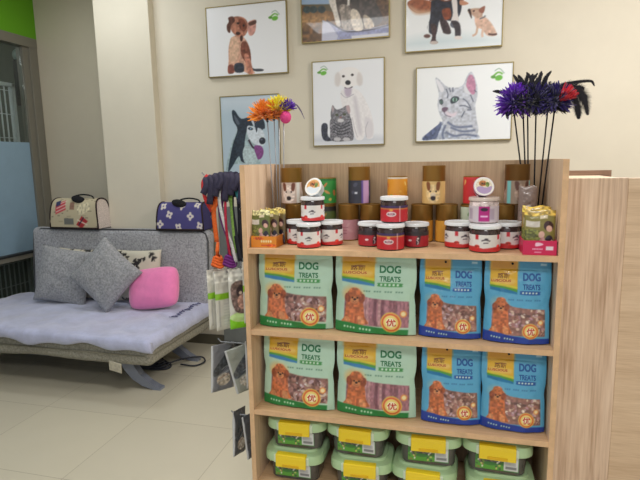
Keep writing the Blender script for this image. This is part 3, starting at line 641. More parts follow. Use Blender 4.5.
pj = jar('clear jar with a purple label, topping the right stack', 'purple', .045, .078, (.084, 1.672, Z1 + .0815), -.02, PJ, (206, 188, 186))

# round food cups leaning on the jars
def cup(label, loc, rz, bodyc, topc, lowc):
    t = thing('pet_food_cup', label, 'food cup', loc, rz, 'round food cups')
    R_ = .0315; tilt = Matrix.Rotation(math.radians(66), 4, 'X') ; up = Matrix.Translation((0, 0, R_ * .93 + .0015))
    bm = lathe(bmesh.new(), [(R_ * .75, -.028), (R_ * .78, -.030), (R_ * .95, -.002), (R_ * 1.0, 0), (R_ * 1.0, .002), (R_ * .9, .0025)], 36)
    bmesh.ops.transform(bm, matrix=up @ tilt, verts=bm.verts); autosmooth(obj('cup', bm, mat('cup_' + label[:6].strip(), bodyc, .3, coat=.3), t))
    a = Art(2 * R_, 2 * R_, 60, (236, 232, 224)); a.ell(.5, .5, .41, .41, topc, noise=.1)
    a.poly([(.12, .42), (.3, .5), (.6, .42), (.9, .5), (.8, .2), (.5, .08), (.2, .2)], lowc).ell(.45, .66, .2, .16, (176, 110, 60), noise=.3).ell(.68, .6, .1, .14, (110, 130, 60), noise=.3).ell(.42, .66, .04, .05, (50, 30, 24)).ell(.52, .62, .05, .04, (60, 36, 30))
    X = a.X - .5; Y = a.Y - .5; rho = np.maximum(np.abs(X), np.abs(Y)); L = np.hypot(X, Y) + 1e-9; k = rho / L
    v = np.stack([X * k * 2 * R_ * .95, Y * k * 2 * R_ * .95, np.full_like(X, .0032)], -1).reshape(-1, 3)
    # colours follow the warped points
    ix = np.clip(((X * k * 2 * .5 + .5) * a.nx), 0, a.nx).round().astype(int); iy = np.clip(((Y * k * 2 * .5 + .5) * a.ny), 0, a.ny).round().astype(int)
    cc = np.c_[lin(np.clip(a.a[iy, ix], 0, 255)).reshape(-1, 3), np.ones(v.shape[0])]
    M4 = np.array(up @ tilt); v = v @ M4[:3, :3].T + M4[:3, 3]
    art_mesh('lid_film', [(v, grid_faces(a.nx, a.ny), cc)], labm, t)
    return t
cup('white round food cup tilted up on top of the left jar stack', (-.460, 1.660, Z1 + .163), -.25, (216, 222, 222), (214, 160, 96), (214, 220, 224))
cup('lilac round food cup tilted up on the purple-labelled jar', (.082, 1.676, Z1 + .160), .18, (196, 172, 196), (226, 214, 190), (176, 152, 190))

# ------------------------------------------------------------------ cans
goldm = mat('can_gold', (150, 112, 52), .38, .45)
def can(label, loc, art_fn, r=.0385, h=.127, cap=.4, rz=0, capm=None):
    t = thing('pet_food_can', label, 'can', loc, rz, 'cans at the back of the top shelf')
    cm = capm or goldm
    autosmooth(obj('tin', lathe(bmesh.new(), [(r * .94, 0), (r * .98, .003), (r * .98, h - .005), (r * 1.0, h - .004), (r * 1.0, h), (r * .93, h), (r * .92, h - .003)], 40), cm, t))
    Hl = h * (1 - cap) - .004; Wl = 2 * PI * r * .99
    a = art_fn(Wl, Hl); v, f, c = cyl_art(a, r * .98 + .0007, .004); art_mesh('label', [(v, f, c)], labm, t)
    return t
def A_dog(bg, fur, dark, edge=None):
    def fn(W, H):
        a = Art(W, H, 120, bg); h = H / W
        for s in (-.33, 0, .33):
            a.ell(.5 + s, h * .45, .1, h * .42, fur, noise=.15).poly([(.4 + s, h * .95), (.45 + s, h * .95), (.46 + s, h * .65), (.42 + s, h * .6)], dark).poly([(.55 + s, h * .95), (.6 + s, h * .95), (.58 + s, h * .6), (.54 + s, h * .65)], dark)
            a.ell(.5 + s, h * .25, .034, .034, (44, 32, 34)).ell(.46 + s, h * .55, .012, .012, (40, 28, 26)).ell(.54 + s, h * .55, .012, .012, (40, 28, 26)).ell(.5 + s, h * .4, .04, .03, (220, 205, 190), alpha=.6).ell(.5 + s, h * .25, .03, .026, (44, 32, 34))
            if edge: a.rect(.62 + s, 0, .68 + s, h, edge)
        return a
    return fn
def A_plain(bg, blobs, bars=(), n=18, sd=3):
    def fn(W, H):
        a = Art(W, H, 110, bg); h = H / W; r = random.Random(sd)
        for k in range(n): a.ell(r.uniform(0, 1), r.uniform(.05, h * .95), r.uniform(.02, .06), r.uniform(.015, .035), r.choice(blobs), r.uniform(0, 3), alpha=.85)
        for x0, x1, y0, y1, c in bars: a.rect(x0, y0 * h, x1, y1 * h, c)
        return a
    return fn
YCN = 1.787; Z2 = Z1 + .1275
lo = dict(r=.0375)
can('gold-capped can with dark label under the leftmost dog-face can', (-.565, YCN + .002, Z1), A_plain((60, 48, 44), [(96, 80, 60), (40, 34, 36)]), **lo)
can('green and brown small can below the green can', (-.452, YCN, Z1), A_plain((92, 110, 60), [(196, 150, 70), (140, 90, 50), (90, 140, 60), (60, 60, 44)], [(0, 1, .86, 1, (46, 44, 44))]), cap=.06, **lo)
can('gold-capped can with pale pink label, right of the left jar stack', (-.368, YCN, Z1), A_plain((196, 142, 150), [(206, 160, 164), (180, 120, 134)], [(.44, .50, .3, .34, (150, 90, 110)), (.44, .50, .45, .48, (150, 90, 110)), (.44, .52, .6, .63, (150, 90, 110))], 8), cap=.42, **lo)
can('gold-capped can with dark purple label behind the red jars', (-.289, YCN, Z1), A_plain((66, 46, 56), [(96, 66, 84), (120, 90, 100)]), cap=.42, **lo)
can('plain gold can behind the red stack', (-.207, YCN, Z1), A_plain((150, 112, 52), [(140, 100, 50)], (), 3), cap=.42, **lo)
can('gold-capped can with orange label, left below the beige dog can', (-.112, YCN, Z1), A_plain((206, 148, 60), [(222, 170, 80), (150, 90, 50)], [(.43, .45, 0, 1, (120, 70, 40))]), cap=.42, **lo)
can('gold-capped can with amber label, right below the beige dog can', (-.030, YCN, Z1), A_plain((212, 152, 58), [(226, 176, 90), (190, 120, 50)]), cap=.42, **lo)
can('pale green can mostly hidden behind the purple-labelled jar', (.052, YCN, Z1), A_plain((196, 206, 180), [(90, 140, 70), (60, 90, 60), (226, 226, 216)]), cap=.06, **lo)
can('dark gold can under the rightmost dog-face can', (.150, YCN, Z1), A_plain((92, 66, 40), [(110, 80, 50)], (), 4), cap=.42, **lo)
up = dict(r=.0385, h=.129)
can('tall gold-capped can with a white dog face, leftmost of the upper cans', (-.577, YCN, Z2), A_dog((196, 172, 158), (226, 208, 196), (110, 62, 44), (220, 214, 206)), **up)
can('small green can with orange print, above the green and brown can', (-.448, YCN, Z2), A_plain((52, 140, 62), [(222, 120, 70), (232, 150, 90), (226, 190, 90), (214, 80, 50)], [(0, 1, .9, 1, (40, 110, 50))], 26), r=.036, h=.092, cap=.02)
can('tall gold-capped can with dark and lilac label, above the pink can', (-.329, YCN, Z2), A_plain((50, 50, 62), [(78, 80, 96), (34, 32, 44), (70, 90, 80)], [(.56, .585, 0, 1, (96, 70, 150)), (.585, .69, 0, 1, (190, 150, 190)), (.46, .50, .42, .5, (214, 214, 220))], 14), cap=.36, **up)
can('small orange can standing behind the red stack', (-.196, YCN, Z2), A_plain((222, 148, 44), [(232, 176, 70), (214, 120, 50), (120, 150, 70), (236, 200, 120)], [(0, 1, .94, 1, (214, 210, 200))], 18, 8), r=.034, h=.094, cap=.02)
can('tall gold-capped can with a tan dog face, centre of the upper cans', (-.074, YCN, Z2), A_dog((212, 176, 112), (226, 196, 142), (130, 78, 44)), **up)
can('small red can behind the lilac food cup', (.058, YCN, Z2), A_plain((198, 44, 50), [(222, 150, 70), (214, 90, 60), (226, 190, 110)], [(0, 1, .93, 1, (214, 60, 60))], 14, 5), r=.036, h=.092, cap=.02)
can('tall gold-capped can with a brown dog face, rightmost of the upper cans', (.190, YCN, Z2), A_dog((150, 130, 112), (176, 150, 132), (92, 58, 46), (120, 190, 186)), rz=.35, capm=mat('can_bronze', (120, 86, 42), .42, .35), **up)

# ------------------------------------------------------------------ display trays with small pouches
def tray(label, loc, rz, w, d, h, colr, art_fn):
    t = thing('display_tray', label, 'display box', loc, rz)
    m = mat('tray_' + label.split()[0], colr, .45); bm = bmesh.new(); k = .002
    box(bm, (-w / 2, -d / 2, 0), (w / 2, d / 2, k)); box(bm, (-w / 2, -d / 2, k), (-w / 2 + k, d / 2, h)); box(bm, (w / 2 - k, -d / 2, k), (w / 2, d / 2, h))
    box(bm, (-w / 2 + k, -d / 2, k), (w / 2 - k, -d / 2 + k, h)); box(bm, (-w / 2 + k, d / 2 - k, k), (w / 2 - k, d / 2, h)); obj('tray', bm, m, t)
    a = art_fn(w, h); art_mesh('front_print', [(flat_art(a)[0] + (0, -d / 2 - .0006, 0), grid_faces(a.nx, a.ny), a.cols())], labm, t, False); return t
def t_or(W, H):
    a = Art(W, H, 60, (222, 138, 36)); h = H / W; a.ell(.3, h * .8, .2, .05, (206, 90, 34), noise=.3).ell(.8, h * .2, .2, .06, (206, 96, 36), noise=.3)
    for k in range(5): a.ell(.42 + k * .09, h * .55, .035, .05, (240, 222, 170))
    a.rect(.4, h * .15, .8, h * .25, (196, 74, 40)); return a
def t_mg(W, H):
    a = Art(W, H, 60, (204, 28, 82)); h = H / W; a.rect(.68, h * .35, .9, h * .62, (232, 214, 222)).poly([(.38, .6 * h), (.6, .72 * h), (.52, .85 * h), (.38, .85 * h)], (240, 196, 214))
    for k in range(7): a.ell(.3 + k * .045, h * .42, .018, .025, (238, 180, 204)).ell(.36 + k * .03, h * .2, .014, .02, (236, 170, 196))
    return a
tray('orange display tray holding small pouches at the left end of the top shelf', (-.611, 1.635, Z1), .0, .088, .12, .037, (214, 130, 40), t_or)
tray('magenta display tray holding gold pouches at the right end of the top shelf', (.234, 1.622, Z1), 0, .090, .118, .042, (200, 28, 80), t_mg)
foil = print_mat('foil_print', .28, .3, .3)
def pouch(name, label, W, H, art, loc, rz, rx, group, fat=.008):
    t = thing(name, label, 'pouch', loc, rz, group); t.rotation_euler = (rx, 0, rz)
    n0 = vnoise(art.ny + 1, art.nx + 1, 6) - .5
    x = (art.X - .5) * W; z = art.Y * art.W; u = np.abs(2 * x / W); v = z / H
    d = (1 - u ** 3) ** .7 * np.clip((1 - v) * 4, 0, 1) ** .5 * np.clip(v * 6 + .25, 0, 1) * fat + n0 * .0015 * (v < .9) * (u < .9)
    z2 = z + .0025 * np.sin(x / W * 9) * v
    F = np.stack([x, -d - .0004, z2], -1).reshape(-1, 3); B = np.stack([x, d * .8 + .0004, z2], -1).reshape(-1, 3); n = len(F); nx, ny = art.nx, art.ny
    fc = grid_faces(nx, ny).tolist() + grid_faces(nx, ny, n, True).tolist()
    for k in range(nx): fc.append([k + n, k + 1 + n, k + 1, k]); q = ny * (nx + 1) + k; fc.append([q, q + 1, q + 1 + n, q + n])
    for k in range(ny): q = k * (nx + 1); fc.append([q, q + nx + 1, q + nx + 1 + n, q + n]); q += nx; fc.append([q + n, q + nx + 1 + n, q + nx + 1, q])
    art_mesh('packet', [(np.r_[F, B], fc, np.r_[art.cols(), art.cols()])], foil, t); return t
def p_art(W, H, bg, top, person=True, pale=True):
    a = Art(W, H, 56, bg); h = H / W
    a.rect(-.1, h * .86, 1.1, h * 1.1, top, noise=.4, ns=4); a.poly([(0, .1), (.5, .05), (.5, h * .5), (0, h * .5)], (122, 124, 60), noise=.35)
    if pale: a.rect(.05, h * .6, .5, h * .74, (214, 206, 196)); a.rect(.5, h * .78, .74, h * .86, (220, 206, 176))
    if person:
        a.poly([(.62, 0), (.7, h * .35), (.9, h * .38), (1.0, 0)], (44, 36, 48)).ell(.78, h * .62, .16, .17, (62, 34, 34)).ell(.8, h * .56, .1, .11, (222, 176, 158)).ell(.56, h * .42, .1, .12, (224, 178, 160)).poly([(.45, 0), (.5, h * .3), (.66, h * .34), (.68, 0)], (206, 150, 150)).line([(.6, h * .3), (.8, h * .24), (.92, h * .3)], .07, (226, 190, 172))
    return a
GP = 'small pouches in the display trays'
pl = [((-0.633, 1.598), .03, (104, 112, 52), 'small olive pouch standing at the front left in the orange tray', (206, 202, 150)),
      ((-0.609, 1.622), -.12, (122, 108, 66), 'small foil pouch with figures in the middle of the orange tray', (214, 196, 110)),
      ((-0.594, 1.650), -.25, (110, 92, 58), 'small brown pouch leaning behind the others in the orange tray', (196, 170, 96)),
      ((-0.606, 1.672), .02, (120, 104, 70), 'small dull foil pouch at the back of the orange tray', (180, 160, 96))]
for (x, y), rz, bg, lb, tp_ in pl: pouch('treat_pouch', lb, .072, .118, p_art(.072, .118, bg, tp_), (x, y, Z1 + .003), rz, math.radians(-4), GP, .006)
pouch('treat_pouch', 'gold pouch showing a person hugging a pet, front of the magenta tray', .084, .126, p_art(.084, .126, (134, 124, 62), (214, 180, 84)), (.235, 1.588, Z1 + .003), -.02, math.radians(-2), GP, .008)
pouch('treat_pouch', 'gold pouch behind the front one in the magenta tray', .080, .132, p_art(.080, .132, (158, 128, 64), (222, 184, 80), False), (.231, 1.622, Z1 + .003), .05, math.radians(-3), GP, .008)
pouch('treat_pouch', 'tall grey-brown pouch standing behind the magenta tray', .055, .19, Art(.055, .19, 40, (128, 108, 98)).poly([(.1, .3), (.9, .3), (.9, 1.8), (.1, 1.8)], (142, 118, 108), noise=.4, ns=5).ell(.5, 1.7, .3, .3, (92, 72, 66), noise=.3).ell(.5, 2.2, .2, .2, (190, 176, 166), noise=.2), (.215, 1.706, Z1), .0, math.radians(-2), GP, .008)

# ------------------------------------------------------------------ feather wands
def tuft(bm, c, n, L, spread, up, col_bias=0, wid=.004, droop=.0):
    c = Vector(c)
    for k in range(n):
        th = random.uniform(0, 2 * PI); ph = random.uniform(-.35, 1.0) * spread
        d = Vector((math.cos(th) * math.sin(ph + .5), math.sin(th) * math.sin(ph + .5), math.cos(ph + .5))) + Vector(up)
        d.normalize(); l = L * random.uniform(.55, 1.1); side = d.cross(Vector((random.uniform(-1, 1), random.uniform(-1, 1), random.uniform(-1, 1)))).normalized()
        prev = None; p = c.copy() + d * .004; bend = side * random.uniform(-.25, .25)
        for s in range(6):
            w = wid * math.sin(PI * (s + .6) / 6.4); q = d.cross(side).normalized() * w
            cur = (bm.verts.new(p + q), bm.verts.new(p - q))
            if prev: bm.faces.new((prev[0], prev[1], cur[1], cur[0]))
            prev = cur; d = (d + bend * .35 + Vector((0, 0, -droop))).normalized(); p = p + d * l / 6
    return bm
def plume(bm, pts, w, n=70):
    """one long feather: quill with barbs either side"""
    P = smooth_pts(pts, 22)
    for i in range(len(P) - 1):
        p = Vector(P[i]); d = (Vector(P[i + 1]) - p).normalized(); t = i / len(P); ww = w * math.sin(PI * min(1, .12 + t * .86)) * random.uniform(.8, 1.1)
        sd = d.cross(Vector((.2, 1, .1))).normalized()
        for s in (-1, 1):
            e = p + sd * s * ww + d * ww * .9; a1 = bm.verts.new(p); a2 = bm.verts.new(p + d * .0045); a3 = bm.verts.new(e + d * .004 + Vector((0, random.uniform(-.002, .002), 0)))
            bm.faces.new((a1, a2, a3))
    tube(bm, [tuple(q) for q in P[::3]], .0007, 5, .0003); return bm
F = lambda n, c: mat('feather_' + n, c, .75, noise=.15, nscale=60, sheen=.3)
def wand(label, base, tip, stickc, feats, group, metal=False, r=.0018):
    t = thing('feather_wand', label, 'cat toy', base, 0, group); B = Vector(base)
    sm = mat('stick_' + ('clear' if metal else 'black'), stickc, .25, .3 if metal else 0)
    tp_ = Vector(tip) - B
    obj('stick', tube(bmesh.new(), [(0, 0, 0), tuple(tp_ * .5), tuple(tp_)], r, 8), sm, t, smooth=True)
    obj('ferrule', tube(bmesh.new(), [tuple(tp_ - tp_.normalized() * .012), tuple(tp_ + tp_.normalized() * .006)], r * 2.2, 8), mat('ferrule', (70, 70, 76), .4, .4), t, smooth=True)
    for nm, m, fn in feats:
        bm = bmesh.new(); fn(bm, tp_); obj(nm, bm, m, t)
    return t
orange, yellow, violet, blackf, navy, redf = F('orange', (255, 138, 30)), F('yellow', (255, 216, 40)), F('violet', (96, 30, 170)), F('black', (22, 20, 30)), F('indigo', (44, 26, 110)), F('red', (190, 26, 44))
GW = 'feather wands at the left end'
zb = Z1 + .001
wand('clear-stick wand with orange feathers, leftmost of the left bunch', (-.640, 1.775, zb), (-.645, 1.74, 1.600), (170, 172, 178), [('feather_tuft', orange, lambda bm, p: tuft(bm, p + Vector((-.01, 0, .005)), 620, .068, 1.5, (-.2, 0, .25), wid=.0028))], GW, True)
wand('clear-stick wand with orange feathers, beside the yellow one', (-.632, 1.79, zb), (-.622, 1.745, 1.605), (170, 172, 178), [('feather_tuft', orange, lambda bm, p: tuft(bm, p + Vector((0, 0, .004)), 520, .06, 1.5, (-.05, 0, .25), wid=.0028))], GW, True)
wand('clear-stick wand with yellow feathers', (-.622, 1.775, zb), (-.605, 1.75, 1.615), (170, 172, 178), [('feather_tuft', yellow, lambda bm, p: tuft(bm, p + Vector((-.002, 0, .008)), 560, .062, 1.4, (.05, 0, .4), wid=.0026))], GW, True)
def ball(bm, p): bmesh.ops.create_icosphere(bm, subdivisions=3, radius=.02, matrix=Matrix.Translation(p + Vector((.008, -.004, -.012))) @ Matrix.Diagonal((1, 1, 1.1, 1)))
wand('clear-stick wand with a pink ball and violet feather', (-.613, 1.79, zb), (-.586, 1.745, 1.615), (170, 172, 178),
     [('ball', mat('pink_pompom', (240, 80, 150), .8, noise=.1, nscale=80, bump=.6, bscale=300), ball), ('feather_tuft', violet, lambda bm, p: tuft(bm, p + Vector((.01, 0, .012)), 260, .042, 1.0, (.25, 0, .1), wid=.0026)),
      ('feather', F('grey', (110, 96, 120)), lambda bm, p: plume(bm, [p + Vector((.02, 0, .03)), p + Vector((.045, 0, .028)), p + Vector((.062, 0, .008)), p + Vector((.074, 0, -.018))], .0035))], GW, True)
GB = 'black feather wands at the right end'
rw = [((.240, 1.80), (.168, 1.752, 1.598), 'leftmost of the black wands, violet feathers overlapping the cat picture', violet, 'v'),
      ((.232, 1.795), (.196, 1.76, 1.602), 'second of the black wands from the left, dark violet feathers', navy, 'n'),
      ((.236, 1.81), (.208, 1.745, 1.598), 'third of the black wands, black upright feathers', blackf, 'b'),
      ((.246, 1.785), (.233, 1.75, 1.605), 'fourth of the black wands, indigo feathers', navy, 'n'),
      ((.252, 1.800), (.268, 1.755, 1.60), 'fifth of the black wands, black feathers and a long curling plume', blackf, 'p'),
      ((.258, 1.780), (.286, 1.745, 1.60), 'rightmost of the black wands, with red feathers and drooping black plume', navy, 'r')]
V3 = Vector
for (bx, by), tip, lb, m, k in rw:
    fs = [('feather_tuft', m, lambda bm, p: tuft(bm, p + V3((0, 0, .012)), 560, .068, 1.7, (0, 0, .15), wid=.003, droop=.06))]
    if k == 'v':
        fs.append(('feather_tuft', F('purple', (112, 34, 190)), lambda bm, p: tuft(bm, p + V3((.0, -.01, .035)), 260, .05, 1.2, (.1, 0, .4), wid=.003)))
        fs.append(('feather', blackf, lambda bm, p: [plume(bm, [p + V3((0, 0, .02)), p + V3((-.02, 0, .048)), p + V3((-.042, 0, .055)), p + V3((-.06, 0, .058))], .007), plume(bm, [p + V3((-.01, 0, .03)), p + V3((-.02, 0, .0)), p + V3((-.018, 0, -.025))], .006), plume(bm, [p, p + V3((.01, 0, .07)), p + V3((.02, 0, .09))], .006)]))
    if k in 'bn': fs.append(('feather', blackf, lambda bm, p: [plume(bm, [p + V3((0, 0, .02)), p + V3((x, -.01, .07)), p + V3((x * 2.2, -.01, .098))], .008) for x in (-.014, .004, .016)]))
    if k == 'p':
        fs.append(('feather', blackf, lambda bm, p: [plume(bm, [p + V3((0, 0, .03)), p + V3((.03, 0, .062)), p + V3((.07, 0, .07)), p + V3((.112, 0, .072)), p + V3((.125, 0, .06))], .007), plume(bm, [p + V3((-.01, 0, .02)), p + V3((-.012, 0, .07)), p + V3((-.004, 0, .1))], .007)]))
    if k == 'r':
        fs.append(('feather_tuft', redf, lambda bm, p: tuft(bm, p + V3((.006, -.028, .012)), 170, .06, .7, (1.0, 0, .1), wid=.0028)))
        fs.append(('feather', blackf, lambda bm, p: [plume(bm, [p + V3((0, 0, .02)), p + V3((.045, 0, .055)), p + V3((.078, 0, .025)), p + V3((.092, 0, -.025))], .022), plume(bm, [p + V3((0, 0, .03)), p + V3((.04, 0, .045)), p + V3((.062, 0, .0)), p + V3((.068, 0, -.035))], .018), plume(bm, [p + V3((0, 0, .03)), p + V3((.03, 0, .055)), p + V3((.075, 0, .05))], .018)]))
    wand(lb, (bx, by, zb), tip, (18, 17, 20), fs, GB, r=.0024)

# ------------------------------------------------------------------ things hanging from the hooks on the unit's left side
def web(n, c): return mat('webbing_' + n, c, .7, noise=.12, nscale=120, bump=.4, bscale=400)
def leash(label, x, y, strands, m, w, cat='leash', knot=None, group='leashes on the hooks', name='pet_leash', clip=True):
    """hangs over the rod at z=1.405; strands are (dx,dy,dz) paths starting at the rod"""
    t = thing(name, label, cat, (x, y, 1.4085), 0, group); bm = bmesh.new()
    for s in strands: ribbon(bm, smooth_pts(s, 6), w, .0012)
    obj('strap', bm, m, t, smooth=True)
    if knot:
        kx, ky, kz, kr, km = knot; bm = bmesh.new()
        for j in range(4):
            a0 = j * .7; pts = [(kx + kr * math.cos(u + a0) * (1 - .12 * j), ky + kr * .7 * math.sin(u + a0) * (1 - .1 * j), kz + j * kr * .42 + kr * .25 * math.sin(u * 2 + j)) for u in np.linspace(0, 2 * PI, 20)]
            tube(bm, pts, kr * .28, 8)
        tube(bm, [(kx, ky, kz + kr * 1.4), (kx, ky, kz + kr * 2.6), (kx + .004, ky, kz + kr * 4)], kr * .5, 8, kr * .25); obj('coil', bm, km, t, smooth=True)
    if clip:
        e = Vector(strands[0][-1]); bm = bmesh.new(); tube(bm, [e + V3((0, 0, .004)), e + V3((0, 0, -.012)), e + V3((.006, 0, -.02)), e + V3((0, 0, -.028)), e + V3((-.006, 0, -.02)), e + V3((0, 0, -.012))], .0016, 6); obj('clip', bm, chrome, t, smooth=True)
    return t
blk = web('black', (34, 34, 44)); redw = web('red', (196, 44, 44)); orw = web('orange', (222, 100, 36)); puw = web('purple', (104, 30, 110)); whw = web('white', (206, 204, 200)); grw = web('green', (130, 170, 80)); tew = web('teal', (60, 140, 150)); gyw = web('grey', (88, 92, 94))
hy = HY - .004
leash('red collar strap hanging at the outer end of the top hook', -.862, hy, [[(0, 0, .0), (-.016, -.01, -.03), (-.008, -.012, -.085), (.014, -.01, -.13)], [(0, 0, 0), (.01, .01, -.04), (.014, -.0, -.125)]], redw, .014)
leash('orange leash with a thick coiled orange end', -.845, hy, [[(0, -.004, 0), (-.006, -.016, -.05), (.008, -.018, -.13)], [(0, -.004, 0), (.02, -.012, -.08), (.008, -.018, -.13), (.012, -.014, -.24)]], orw, .017, knot=(.014, -.018, -.325, .021, orw), clip=False)
leash('purple leash with a coiled purple end', -.815, hy, [[(0, 0, 0), (-.008, -.01, -.06), (.002, -.012, -.14)], [(0, 0, 0), (.012, -.006, -.06), (.002, -.012, -.14), (.032, -.012, -.24)]], puw, .015, knot=(.03, -.016, -.322, .022, puw), clip=False)
leash('white leash with a long diagonal strap', -.80, hy, [[(0, -.003, 0), (-.012, -.02, -.08), (.004, -.024, -.17), (.03, -.024, -.25), (.04, -.02, -.31)]], whw, .012)
leash('crimson narrow strap beside the white leash', -.79, hy, [[(0, 0, 0), (.004, -.03, -.12), (.006, -.03, -.22), (.012, -.022, -.30)]], web('crimson', (176, 30, 60)), .009)
leash('green leash loop near the middle of the hook', -.775, hy, [[(0, 0, 0), (-.012, -.01, -.05), (.004, -.014, -.1)], [(0, 0, 0), (.01, -.004, -.05), (.004, -.014, -.1), (.012, -.01, -.28)]], grw, .01)
leash('black leash hanging near the middle of the hook', -.76, hy, [[(0, 0, 0), (-.01, -.01, -.1), (0, -.012, -.2), (.014, -.01, -.31)], [(0, 0, 0), (.012, .004, -.1), (.012, .0, -.3)]], blk, .016)
leash('teal leash loop close to the shelf side', -.738, hy, [[(0, 0, 0), (-.012, -.012, -.05), (.006, -.016, -.1)], [(0, 0, 0), (.012, -.002, -.05), (.006, -.016, -.1)]], tew, .012)
leash('grey leash closest to the shelf side', -.712, hy, [[(0, 0, 0), (-.008, -.01, -.1), (0, -.012, -.2), (-.006, -.01, -.31)], [(0, 0, 0), (.008, .004, -.1), (.01, .0, -.3)]], gyw, .02)
# padded black harness bunch on top
t = thing('pet_harness', 'bunched dark navy harness draped over the top hook', 'harness', (-.79, hy, 1.388), 0, None)
bm = bmesh.new()
for j in range(9):
    x = -.07 + j * .0195; ar = .018 * (1 - ((j - 4) / 4) ** 2) - .006
    pts = [(x - .01 + .004 * (j % 3), -.028, -.04 - .022 * ((j * 2) % 3) + ar), (x + .004, -.026, -.01 + ar), (x - .004, -.012, .014 + ar), (x + .006, .004, .012 + ar), (x, .016, -.02 + ar), (x, .02, -.06)]
    ribbon(bm, smooth_pts(pts, 5), .023, .003, side=(1, 0, 0))
obj('straps', bm, web('navy', (44, 40, 62)), t, smooth=True)

def hang_pack(name, label, x, z_top, W, H, art, rz, T=.012, yy=None, m=None, group='hanging packs on the side hooks', cat='packet', ry=0):
    y = HY if yy is None else yy
    t = thing(name, label, cat, (x, y, z_top), rz, group); t.rotation_euler = (0, ry, rz)
    n0 = vnoise(art.ny + 1, art.nx + 1, 7) - .5
    xx = (art.X - .5) * W; zz = art.Y * art.W - H + .012; u = np.abs(2 * xx / W); v = art.Y * art.W / H
    d = ((1 - u ** 6) * np.clip((1 - v) * 5, 0, 1) ** .6 * np.clip(v * 12, 0, 1) ** .5) * T / 2 + n0 * T * .2 * (u < .9) + .0004
    Fv = np.stack([xx, -d, zz], -1).reshape(-1, 3); Bv = np.stack([xx, d, zz], -1).reshape(-1, 3); n = len(Fv); nx, ny = art.nx, art.ny
    fc = grid_faces(nx, ny).tolist() + grid_faces(nx, ny, n, True).tolist()
    for k in range(nx): fc.append([k + n, k + 1 + n, k + 1, k]); q = ny * (nx + 1) + k; fc.append([q, q + 1, q + 1 + n, q + n])
    for k in range(ny): q = k * (nx + 1); fc.append([q, q + nx + 1, q + nx + 1 + n, q + n]); q += nx; fc.append([q + n, q + nx + 1 + n, q + nx + 1, q])
    art_mesh('packet', [(np.r_[Fv, Bv], fc, np.r_[art.cols(), art.cols()])], m or bagm, t); return t
def wp(seed, photo=False, W=.1, H=.225):
    a = Art(W, H, 50, (206, 204, 194)); h = H / W
    a.rect(-.1, h * .80, 1.1, h + .1, (224, 222, 212), noise=.2, ns=5); r = random.Random(seed)
    if not photo:
        a.rect(-.1, h * .52, 1.1, h * .62, (134, 190, 44)); a.rect(.1, .15, .16, h * .5, (150, 150, 148), alpha=.6)
        for k in range(8): a.rect(.3, .2 + k * .11, .85, .23 + k * .11, (176, 176, 172), alpha=.6)
    else:
        a.rect(-.1, -.1, 1.1, h * .17, (130, 206, 34)); a.ell(.5, h * .2, .5, .2, (196, 226, 150))
        a.poly([(.1, h * .75), (.8, h * .75), (.9, h * .3), (.2, h * .3)], (120, 98, 92), noise=.3).ell(.5, h * .62, .24, .24, (62, 48, 52), noise=.3).ell(.55, h * .45, .26, .3, (196, 150, 132), noise=.2).ell(.42, h * .6, .06, .06, (220, 190, 170))
    return a
hang_pack('pet_wipes_pack', 'white packet with a green band, outermost on the second hook', -.848, 1.055, .092, .225, wp(1), 1.12, .014)
hang_pack('pet_wipes_pack', 'white packet with a green band, next to the outermost one', -.812, 1.055, .096, .228, wp(2), .95, .014)
hang_pack('pet_wipes_pack', 'white packet showing a pet photo over bright green, on the second hook', -.752, 1.055, .098, .220, wp(3, True), .72, .016)
hang_pack('pet_wipes_pack', 'plain white packet closest to the shelf side', -.712, 1.055, .09, .19, wp(4), 1.2, .012)
def gp(seed, base=(128, 130, 128), W=.12, H=.18):
    a = Art(W, H, 56, base); h = H / W; r = random.Random(seed)
    a.poly([(.1, h * .5), (.9, h * .95), (1.0, h * .7), (.2, h * .35)], (70, 74, 78), noise=.3).ell(.5, h * .25, .3, .2, (176, 166, 150), noise=.3)
    for k in range(7): a.line([(.2 + .05 * k, h * .2 + .1 * k), (.7 + .03 * k, h * .3 + .1 * k)], .02, r.choice([(190, 192, 190), (60, 62, 66), (150, 110, 96)]), alpha=.8)
    a.rect(-.1, -.1, .06, h + .1, (196, 198, 200)); return a
hang_pack('chew_packet', 'silver-grey packet with a white edge, outermost on the third hook', -.838, .785, .10, .20, gp(1, (116, 118, 124)), 1.0, .016, ry=.06)
hang_pack('chew_packet', 'grey printed packet tilted on the third hook', -.775, .785, .115, .205, gp(2, (142, 146, 136)), .62, .016, ry=-.22)
hang_pack('chew_packet', 'grey packet tucked against the shelf side on the third hook', -.712, .785, .09, .17, gp(5, (120, 122, 116)), 1.15, .012)
hang_pack('chew_packet', 'narrow dark grey packet with bumpy edge on the lowest hook', -.785, .50, .07, .17, gp(3, (78, 80, 82)), 1.25, .02, ry=.05)
hang_pack('chew_packet', 'dark grey packet nearest the shelf side on the lowest hook', -.735, .50, .085, .18, gp(4, (70, 74, 80)), 1.0, .016, ry=-.1)

